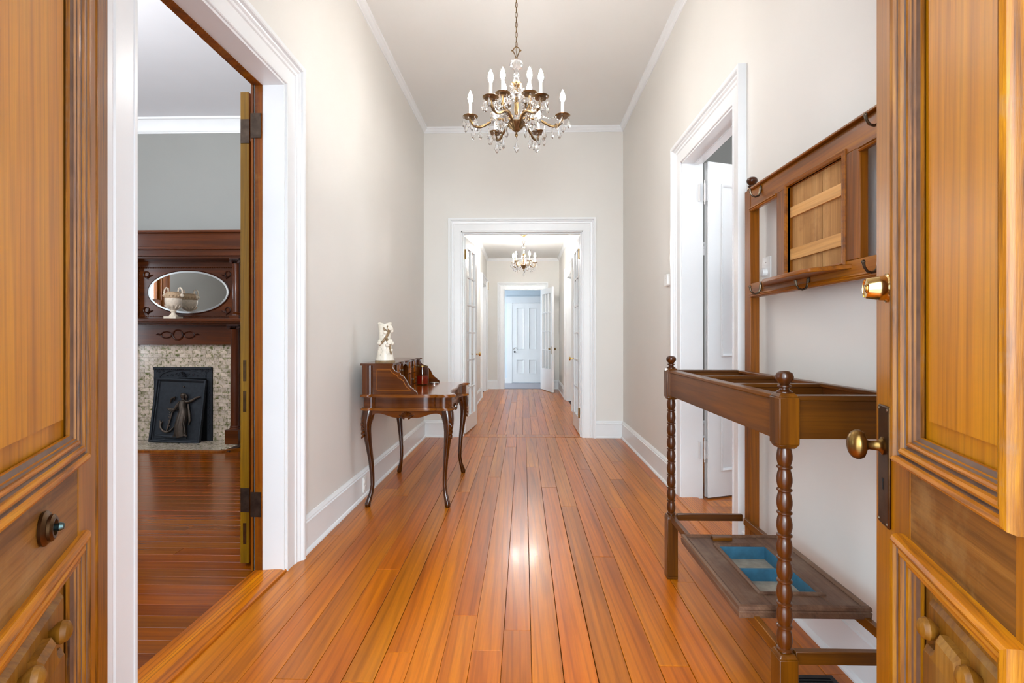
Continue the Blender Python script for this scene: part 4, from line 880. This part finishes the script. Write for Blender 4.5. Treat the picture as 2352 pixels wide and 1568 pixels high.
ld = MB(); ld.lathe([(.036, 0), (.038, .003), (.038, .010), (.030, .013), (.001, .013)], seg=24); ld = ld.build('jar_cover', 'silver'); ld.location = (-.765, 4.27, .7948)
tag(ld, 'round silvery jar lid lying on the desk behind the red candle', 'lid')

# ------------------------------------------------------------------ hall stand
HX0, HX1, HY0, HY1 = .735, 1.105, 1.43, 2.515
hs_ = thing('hall_stand', 'brown oak hall stand with coat hooks and turned posts against the right wall', 'hall stand', (.92, 1.97, 0))
HO = (.92, 1.97, 0)
def hbx(name, mat, *boxes, parent=None, bev=.0025):
    b = MB()
    for q in boxes: b.box(*q)
    return b.build(name, mat, parent or hs_, HO, bev)
def chpost(b, x, y, s, z0, z1, ch=.006):
    """square post with chamfered ends"""
    for za, zb, sa, sb in ((z0, z0 + .012, s - ch, s), (z0 + .012, z1 - .012, s, s), (z1 - .012, z1, s, s - ch)):
        vs = [(x + sx * q, y + sy * q, z) for z, q in ((za, sa), (zb, sb)) for sx, sy in ((-1, -1), (1, -1), (1, 1), (-1, 1))]
        b.add(vs, [(i, (i + 1) % 4, 4 + (i + 1) % 4, 4 + i) for i in range(4)] + [(3, 2, 1, 0), (4, 5, 6, 7)])
FIN = [(.022, 0), (.022, .004), (.014, .009), (.012, .014), (.019, .018), (.019, .022), (.012, .025), (.016, .030), (.024, .040), (.0255, .048), (.022, .058), (.012, .064), (.001, .065)]
for y in (HY0, HY1):
    b = MB(); chpost(b, HX0, y, .0265, 0, .314); b.box(HX0 - .0265, HX0 + .0265, y - .0265, y + .0265, 0, .02); po = b.build('post', 'oak_z', hs_, HO, .003)
    n = 9; z0, z1 = .314, .890; st = (z1 - z0) / n; pr = [(.018, z0 - .004)]
    for i in range(n):
        z = z0 + i * st
        pr += [(.0165, z + .001), (.0205, z + .004), (.0205, z + .008), (.0160, z + .011), (.0185, z + .018), (.0208, z + st * .45), (.0208, z + st * .62), (.0185, z + st - .010), (.0160, z + st - .003)]
    pr += [(.016, z1 + .004)]
    b = MB(); b.lathe(pr, (HX0, y, 0), 20); b.build('turning', 'turned', po, HO)
    b = MB(); chpost(b, HX0, y, .0285, .886, 1.042, .009); b.build('block', 'oak_z', po, HO, .003)
    b = MB(); b.lathe([(r * .95, h * .95 + 1.041) for r, h in FIN], (HX0, y, 0), 20); b.build('finial', 'turned', po, HO)
for y in (HY0 + .06, HY1 - .064):
    po = hbx('post', 'oak_panel_z', (HX1 - .022, HX1 + .022, y - .030, y + .030, 0, 1.905))
    b = MB(); b.lathe([(r, h + 1.905) for r, h in FIN], (HX1, y, 0), 18); b.build('finial', 'turned', po, HO)
hbx('tray_rail', 'oak_y', (HX0 - .012, HX0 + .010, HY0 + .027, HY1 - .027, .905, 1.020))
hbx('tray_rail', 'oak_y', (HX1 - .040, HX1 - .022, HY0 + .05, HY1 - .05, .905, 1.020))
hbx('tray_rail', 'oak_x', (HX0 + .027, HX1 - .02, HY0 - .010, HY0 + .010, .912, 1.020))
hbx('tray_rail', 'oak_x', (HX0 + .027, HX1 - .02, HY1 - .010, HY1 + .010, .905, 1.020))
hbx('tray_lip', 'oak_y', (HX0 - .018, HX0 + .022, HY0 + .027, HY1 - .027, 1.020, 1.033)); hbx('tray_lip', 'oak_y', (HX1 - .052, HX1 - .022, HY0 + .03, HY1 - .03, 1.020, 1.033))
hbx('tray_lip', 'oak_x', (HX0 + .022, HX1 - .04, HY0 - .016, HY0 + .02, 1.020, 1.034)); hbx('tray_lip', 'oak_x', (HX0 + .022, HX1 - .04, HY1 - .02, HY1 + .016, 1.020, 1.033))
for y in (2.16, 1.82): hbx('divider', 'oak_x', (HX0 + .008, HX1 - .03, y - .009, y + .009, .97, 1.020), (HX0 + .018, HX1 - .045, y - .016, y + .016, 1.018, 1.031))
hbx('stretcher', 'oak_y', (HX0 - .010, HX0 + .010, HY0 + .027, HY1 - .027, .284, .3165)); hbx('stretcher', 'oak_y', (HX1 - .036, HX1 - .016, HY0 + .05, HY1 - .05, .284, .3165))
hbx('stretcher', 'oak_x', (HX0 + .027, HX1 - .02, HY0 - .010, HY0 + .010, .280, .3165)); hbx('stretcher', 'oak_x', (HX0 + .027, HX1 - .02, HY1 - .010, HY1 + .010, .284, .3165))
# lower shelf: an old panel with two sunk zinc trays
SX_0, SX_1, SY_0, SY_1 = .684, 1.088, 1.602, 2.172
sh = hbx('shelf', 'shelf_wood', (SX_0, .795, SY_0, SY_1, .317, .341), (.985, SX_1, SY_0, SY_1, .317, .341), (.795, .985, SY_0, 1.695, .317, .341), (.795, .985, 2.068, SY_1, .317, .341))
fs = lambda p, q, h: (p, q, .341 + h)
b = MB(); b.sweep([(SX_0, SY_0), (SX_1, SY_0), (SX_1, SY_1), (SX_0, SY_1)], [(-.004, -.030), (-.006, -.012), (-.003, -.008), (-.006, -.004), (-.004, .006), (.004, .009), (.010, .006), (.014, .002), (.014, -.002), (0, -.002)], fs, True); b.build('edge_moulding', 'shelf_wood', sh, HO, ang=25)
b = MB(); b.sweep([(.780, 1.680), (1.0, 1.680), (1.0, 2.083), (.780, 2.083)], [(0, -.002), (0, .005), (.006, .009), (.013, .007), (.017, .002), (.018, -.006)], fs, True); b.build('inner_moulding', 'shelf_wood', sh, HO, ang=25)
b = MB(); b.box(.793, .985, 1.693, 2.070, .288, .292); b.build('tray', 'zinc', sh, HO)
b = MB(); b.sweep([(.795, 1.695), (.985, 1.695), (.985, 2.068), (.795, 2.068)], [(0, -.05), (0, .0), (.004, .0), (.004, -.05)], fs, True).box(.795, .985, 1.878, 1.888, .292, .336); b.build('tray_side', 'blue', sh, HO)
hbx('cleat', 'oak_x', (.795, .875, 2.120, 2.150, .340, .356), parent=sh)
# back panel
PXb = HX1 - .020
hbx('top_rail', 'oak_panel_y', (PXb, PXb + .026, HY0 + .09, HY1 - .094, 1.812, 1.895), (PXb - .016, PXb + .026, HY0 + .09, HY1 - .094, 1.895, 1.904))
hbx('bottom_rail', 'oak_panel_y', (PXb, PXb + .026, HY0 + .09, HY1 - .094, 1.384, 1.452))
for y0, y1 in ((2.085, 2.173), (1.640, 1.727)): hbx('stile', 'oak_panel_z', (PXb - .002, PXb + .026, y0, y1, 1.452, 1.812))
GP = [(0, -.010), (0, .004), (.004, .008), (.009, .006), (.011, .010), (.016, .008), (.018, .0), (.018, -.010)]
for y0, y1 in ((2.173, 2.421), (1.727, 2.085), (1.48, 1.640)):
    b = MB(); b.sweep([(y0, 1.452), (y1, 1.452), (y1, 1.812), (y0, 1.812)], [(t - .018, h) for t, h in GP], lambda p, q, h: (PXb - h, p, q), True) if y0 == 1.727 else (b.extrude(GP, lambda p, q, a: (PXb - q, a, 1.795 + p + .0), y0, y1))
    b.build('opening_moulding', 'oak_panel_y', hs_, HO, ang=25)
for z in (1.386, ):
    b = MB(); b.extrude(GP, lambda p, q, a: (PXb - q, a, z + p), HY0 + .09, HY1 - .094); b.build('rail_moulding', 'oak_panel_y', hs_, HO, ang=25)
for y0, y1 in ((1.881, 2.10), (1.71, 1.877)): hbx('backboard', 'backboard', (PXb + .020, PXb + .030, y0, y1, 1.44, 1.83), bev=.001)
for z0, z1, dz in ((1.686, 1.729, 0), (1.512, 1.558, 0)): hbx('batten', 'slat', (PXb + .010, PXb + .020, 1.728, 2.085, z0, z1), bev=.001)
b = MB(); b.extrude([(1.088, 2.30), (1.002, 2.13), (.990, 1.80), (1.010, 1.765), (1.088, 1.68)], XY, 1.424, 1.440); b.build('small_shelf', 'oak_panel_y', hs_, HO, .003)
for y, z, k in ((2.315, 1.868, 1), (2.315, 1.425, .8), (1.93, 1.408, 1.1), (1.54, 1.868, 1), (1.55, 1.425, 1)):
    b = MB(); x = PXb - .001
    b.lathe([(.010, 0), (.010, -.003), (.001, -.004)], (x, y, z + .008), 12, 'X', 1, 1.5)
    b.tube([(x - .002, y, z + .010), (x - .005, y, z - .012), (x - .011, y, z - .025), (x - .024, y, z - .031), (x - .038, y, z - .027), (x - .047, y, z - .014), (x - .050, y, z)], [.006, .0055, .005, .0042, .004, .0042, .005], 8); b.ball((x - .050, y, z + .002), .0062, 8, 6)
    hk = b.build('coat_hook', 'hook', hs_, HO)

# ------------------------------------------------------------------ chandeliers
DROP = MB(); DROP.lathe([(.0008, 0), (.0062, -.006), (.0062, -.012), (.001, -.017), (.001, -.018), (.007, -.030), (.0135, -.044), (.0140, -.054), (.008, -.066), (.0008, -.073)], (0, 0, 0), 8, 'Z', 1, .8)
DROPM = DROP.mesh('crystal_drop', 'crystal', 10)
BIG = MB(); BIG.lathe([(.0008, 0), (.0075, -.007), (.0075, -.014), (.001, -.021), (.001, -.025), (.009, -.042), (.0175, -.062), (.0180, -.072), (.010, -.090), (.0008, -.098)], (0, 0, 0), 8, 'Z', 1, .8)
BIGM = BIG.mesh('crystal_drop', 'crystal', 10)
BEAD = MB().ball((0, 0, 0), .0065, 8, 6).mesh('crystal_bead', 'crystal', 10)
def chandelier(label, cx, cy, zb, ztop, tiers, bulbmat, crown, kd):
    """zb: height of the bowl's rim; tiers: (n, radius, cup height above zb, first angle, drops per cup)"""
    root = thing('chandelier', label, 'chandelier', (cx, cy, zb))
    b = MB(); b.lathe([(.001, -.058), (.012, -.056), (.022, -.046), (.028, -.036), (.046, -.016), (.056, -.004), (.058, 0), (.050, .004), (.030, .012), (.001, .014)], seg=24)
    for k in range(16): b.tube([(.052 * cos(k * pi / 8), .052 * sin(k * pi / 8), -.006), (.034 * cos(k * pi / 8), .034 * sin(k * pi / 8), -.030), (.020 * cos(k * pi / 8), .020 * sin(k * pi / 8), -.048)], [.005, .004, .002], 5)
    b.build('bowl', 'chand', root)
    b = MB(); b.lathe([(.001, -.094), (.006, -.088), (.010, -.078), (.008, -.070), (.004, -.064), (.005, -.056)], seg=12); b.build('finial', 'chand', root)
    b = MB(); b.lathe([(.026, .012), (.028, .022), (.022, .034), (.010, .044), (.008, .052)], seg=16); b.build('glass_ball', 'crystal', root)
    b = MB(); b.lathe([(.009, .05), (.013, .06), (.014, .09), (.012, .12), (.016, .128), (.009, .136), (.008, crown - .03), (.03, crown - .012), (.034, crown), (.012, crown + .004), (.010, crown + .01)], seg=14); b.build('column', 'chand', root)
    b = MB(); b.lathe([(.010, crown + .01), (.018, crown + .022), (.012, crown + .036), (.02, crown + .05), (.012, crown + .068), (.016, crown + .08), (.010, crown + .10)], seg=16); b.build('glass_stem', 'crystal', root)
    b = MB(); b.lathe([(.008, crown + .095), (.040, crown + .105), (.046, crown + .118), (.036, crown + .142), (.014, crown + .154), (.006, crown + .158)], seg=18); b.build('glass_dome', 'crystal', root)
    zt = crown + .155
    b = MB()
    b.lathe([(.007, zt), (.009, zt + .006), (.006, zt + .012)], seg=10)
    for s in (-1, 1): b.tube([(s * .004, 0, zt + .01), (s * .010, 0, zt + .03), (s * .022, 0, zt + .055), (s * .014, 0, zt + .072), (0, 0, zt + .082)], .0032, 6).ball((s * .027, 0, zt + .056), .006, 7, 5)
    b.build('hanger_loop', 'chand', root)
    z0 = zt + .078; zc = ztop - zb - .03; st = .0315
    nl = max(2, int((zc - z0) / st)); st = (zc - z0) / nl
    me = MB().tube([(.0072 * cos(t), 0, (st * .5 + .0045) * sin(t)) for t in [2 * pi * k / 14 for k in range(14)]], .0016, 6, True).mesh('chain_link', 'chand')
    for i in range(nl): link('chain_link', me, root, (0, 0, z0 + (i + .5) * st), (0, 0, R(90) * (i % 2) + R(20)))
    MB().tube([(.003 * cos(i * 1.3), .003 * sin(i * 1.3), zt + (ztop - zb - .02 - zt) * i / 24) for i in range(25)], .0017, 5).build('cord', 'old_brass', root)
    b = MB(); b.lathe([(.004, zc - .012), (.012, zc - .008), (.03, zc + .004), (.055, zc + .018), (.062, zc + .028), (.062, zc + .030)], seg=24); b.build('canopy', 'chand', root)
    cupm = MB().lathe([(.002, -.018), (.009, -.012), (.014, -.005), (.040, -.004), (.049, .004), (.047, .006), (.038, .0), (.012, .001), (.012, .012), (.001, .012)], (0, 0, 0), 20).mesh('drip_cup', 'chand')
    canm = MB().lathe([(.0095, .004), (.0095, .088), (.006, .090)], (0, 0, 0), 14).mesh('candle_sleeve', 'candle')
    bulm = MB().lathe([(.006, .088), (.009, .094), (.0155, .112), (.0165, .122), (.013, .140), (.006, .160), (.001, .170)], (0, 0, 0), 12).mesh('bulb', bulbmat)
    for n, rad, hc, a0, nd, up in tiers:
        if up: pts = [(.035, 0, .0), (.045, 0, .03), (rad * .62, 0, .055), (rad * .80, 0, .048), (rad * .98, 0, hc * .55), (rad, 0, hc - .012)]
        else: pts = [(.045, 0, -.004), (.075, 0, .018), (.105, 0, .026), (rad * .5, 0, .018), (rad * .66, 0, -.010), (rad * .80, 0, -.024), (rad * .93, 0, -.012), (rad * .99, 0, hc * .5), (rad, 0, hc - .012)]
        # smooth
        q = []
        for i in range(len(pts) - 1):
            p0, p1, p2, p3 = (Vector(pts[max(i - 1, 0)]), Vector(pts[i]), Vector(pts[i + 1]), Vector(pts[min(i + 2, len(pts) - 1)]))
            for t in (0, .33, .66): q.append(.5 * ((2 * p1) + (p2 - p0) * t + (2 * p0 - 5 * p1 + 4 * p2 - p3) * t * t + (3 * p1 - p0 - 3 * p2 + p3) * t ** 3))
        q.append(Vector(pts[-1]))
        am = MB(); am.tube(q, [.0078 + .0014 * (i % 2) for i in range(len(q))], 8); am.ball((rad * (.42 if not up else .6), 0, .03), .008, 8, 5)
        am = am.mesh('arm', 'chand', 60)
        for i in range(n):
            a = R(a0 + 360 * i / n); x, y = rad * cos(a), rad * sin(a)
            arm = link('arm', am, root, (0, 0, 0), (0, 0, a))
            link('drip_cup', cupm, arm, (rad, 0, hc)); link('candle_sleeve', canm, arm, (rad, 0, hc)); link('bulb', bulm, arm, (rad, 0, hc))
            for k in range(nd):
                g = 2 * pi * k / nd + .35; link('crystal_drop', DROPM, arm, (rad + .044 * cos(g), .044 * sin(g), hc + .001 - .016 * (k % 2)), (0, 0, g + pi / 2 + rnd.uniform(-.4, .4)))
            link('crystal_drop', BIGM, arm, (rad * .93, 0, hc - .048 if not up else hc - .05), (0, 0, rnd.uniform(0, 3)))
            if not up: link('crystal_drop', BIGM, arm, (rad * .60, 0, -.012), (0, 0, rnd.uniform(0, 3)))
            link('crystal_drop', DROPM, arm, (rad * .42, .004, .020 if not up else .045), (0, 0, rnd.uniform(0, 3))); link('crystal_drop', DROPM, arm, (rad * .78, 0, -.030 if not up else .040), (0, 0, rnd.uniform(0, 3)))
            if up: link('crystal_drop', BIGM, arm, (.045, 0, crown - .012), (0, 0, rnd.uniform(0, 3)))
            elif kd and i % 2 == 0:
                p0, p1 = Vector((.034, 0, crown)), Vector((rad - .03, 0, hc))
                for k in range(1, 15):
                    t = k / 15; p = p0.lerp(p1, t); p.z -= .09 * math.sin(pi * t); link('crystal_bead', BEAD, arm, p)
    for k in range(8):
        g = 2 * pi * k / 8; link('crystal_drop', BIGM, root, (.034 * cos(g), .034 * sin(g), crown - .004), (0, 0, g + pi / 2))
    link('crystal_drop', BIGM, root, (0, 0, -.094), (0, 0, .4))
    return root
chandelier('large two-tiered brass and crystal chandelier hanging in the entrance hall', -.047, 3.2, 2.562, CEIL, [(6, .295, .040, 0, 6, False), (4, .118, .145, 45, 6, True)], 'bulb', .252, True)
chandelier('smaller brass and crystal chandelier in the rear hall beyond the cased opening', 0.0, 8.75, 2.435, REAR_CEIL, [(5, .20, .055, 12, 6, False)], 'rear_bulb', .20, False)

# ------------------------------------------------------------------ small fittings
def rounded_plate(b, f, a0, a1, z0, z1, h, r=.012, hb=0):
    pts = []
    for cx, cz, s in ((a1 - r, z1 - r, 0), (a0 + r, z1 - r, 90), (a0 + r, z0 + r, 180), (a1 - r, z0 + r, 270)):
        for k in range(5): t = R(s + k * 22.5); pts.append((cx + r * cos(t), cz + r * sin(t)))
    n = len(pts); cx, cz = (a0 + a1) / 2, (z0 + z1) / 2
    b.add([f(p, q, hb) for p, q in pts] + [f(p, q, h * .8) for p, q in pts] + [f(cx + (p - cx) * .93, cz + (q - cz) * .93, h) for p, q in pts], [(i, (i + 1) % n, n + (i + 1) % n, n + i) for i in range(n)] + [(n + i, n + (i + 1) % n, 2 * n + (i + 1) % n, 2 * n + i) for i in range(n)] + [tuple(range(2 * n, 3 * n))])
    return b
def fitting(name, label, cat, loc): return thing(name, label, cat, loc)
t = fitting('wall_sensor', 'small white rounded sensor on the right wall beside the door casing', 'sensor', (XR, 4.09, 1.655))
b = MB(); rounded_plate(b, lambda p, q, h: (-h, p, q), -.045, .045, -.048, .048, .026, .02); b.build('housing', 'white_plastic', t)
b = MB(); b.lathe([(.004, 0), (.001, .001)], (0, 0, 0), 10, 'X'); b.v = [(-.026 - v[0], v[1], v[2] + .015) for v in b.v]; b.build('indicator', 'zinc', t)
t = fitting('dimmer_switch', 'white wall plate with round dimmer knob behind the hall stand', 'switch', (XR, 2.445, 1.52))
b = MB(); rounded_plate(b, lambda p, q, h: (-h, p, q), -.040, .040, -.062, .062, .007, .005); b.build('plate', 'white_plastic', t)
b = MB(); b.lathe([(.020, 0), (.0195, .018), (.017, .022), (.001, .022)], (0, 0, 0), 20, 'X'); b.v = [(-.006 - v[0], v[1], v[2] - .012) for v in b.v]; b.build('knob', 'white_plastic', t)
b = MB(); b.lathe([(.003, 0), (.001, .001)], (0, 0, 0), 8, 'X'); b.v = [(-.007 - v[0], v[1], v[2] + .035) for v in b.v]; b.build('screw', 'zinc', t)
t = fitting('door_chime', 'cream door chime box high on the left wall of the rear hall', 'chime', (RX0, 11.24, 2.33))
b = MB(); rounded_plate(b, lambda p, q, h: (h, p, q), -.07, .07, -.085, .085, .055, .02); b.build('housing', 'cream_plastic', t)
b = MB()
for k in range(5): b.box(.0545, .0565, -.045, .045, -.05 + k * .022, -.044 + k * .022)
b.build('grille', 'cream_plastic', t)
t = fitting('thermostat', 'small white thermostat on the left wall of the rear hall', 'thermostat', (RX0, 11.26, 1.66))
b = MB(); rounded_plate(b, lambda p, q, h: (h, p, q), -.045, .045, -.045, .045, .028, .012); b.build('housing', 'white_plastic', t)
b = MB(); b.lathe([(.022, 0), (.020, .008), (.001, .008)], (0.027, 0, 0), 14, 'X'); b.build('dial', 'white_plastic', t)
t = fitting('outlet_plate', 'white outlet plate on the baseboard behind the desk leg', 'outlet', (XL(3.72) + .019, 3.72, .095))
b = MB(); rounded_plate(b, lambda p, q, h: (h, p, q), -.036, .036, -.056, .056, .006, .004); b.build('plate', 'white_plastic', t)
for s in (-1, 1): MB().box(.006, .008, -.016, .016, s * .024 - .013, s * .024 + .013).build('socket', 'white_plastic', t)
t = fitting('wall_register', 'white slatted air register in the baseboard of the rear hall', 'register', (RX1 - .019, 10.0, .09))
b = MB(); b.sweep([(-.17, -.065), (.17, -.065), (.17, .065), (-.17, .065)], [(0, 0), (0, .008), (.018, .008), (.018, 0)], lambda p, q, h: (-h, p, q), True); b.build('frame', 'trim', t)
me = MB().box(-.007, 0, -.155, .155, -.003, .003).mesh('slat', 'trim')
for k in range(7): link('slat', me, t, (0, 0, -.04 + k * .0135))
MB().box(-.001, .0, -.16, .16, -.05, .05).build('duct_shade', 'soot_and_shade', t)  # black sheet behind the slats, painted as the shade inside the duct
t = fitting('floor_register', 'black slatted floor register under the hall stand', 'register', (1.0, 1.62, .001))
b = MB(); b.sweep([(-.085, -.17), (.085, -.17), (.085, .17), (-.085, .17)], [(0, 0), (0, .005), (.016, .005), (.016, 0)], lambda p, q, h: (p, q, h), True); b.build('frame', 'black', t)
MB().box(-.07, .07, -.155, .155, -.0005, .0008).build('duct_shade', 'soot_and_shade', t)  # duct shade painted as a flat black sheet under the slats
me = MB().box(-.069, .069, -.0035, .0035, .001, .005).mesh('slat', 'black')
for k in range(20): link('slat', me, t, (0, -.145 + k * .0152, 0))
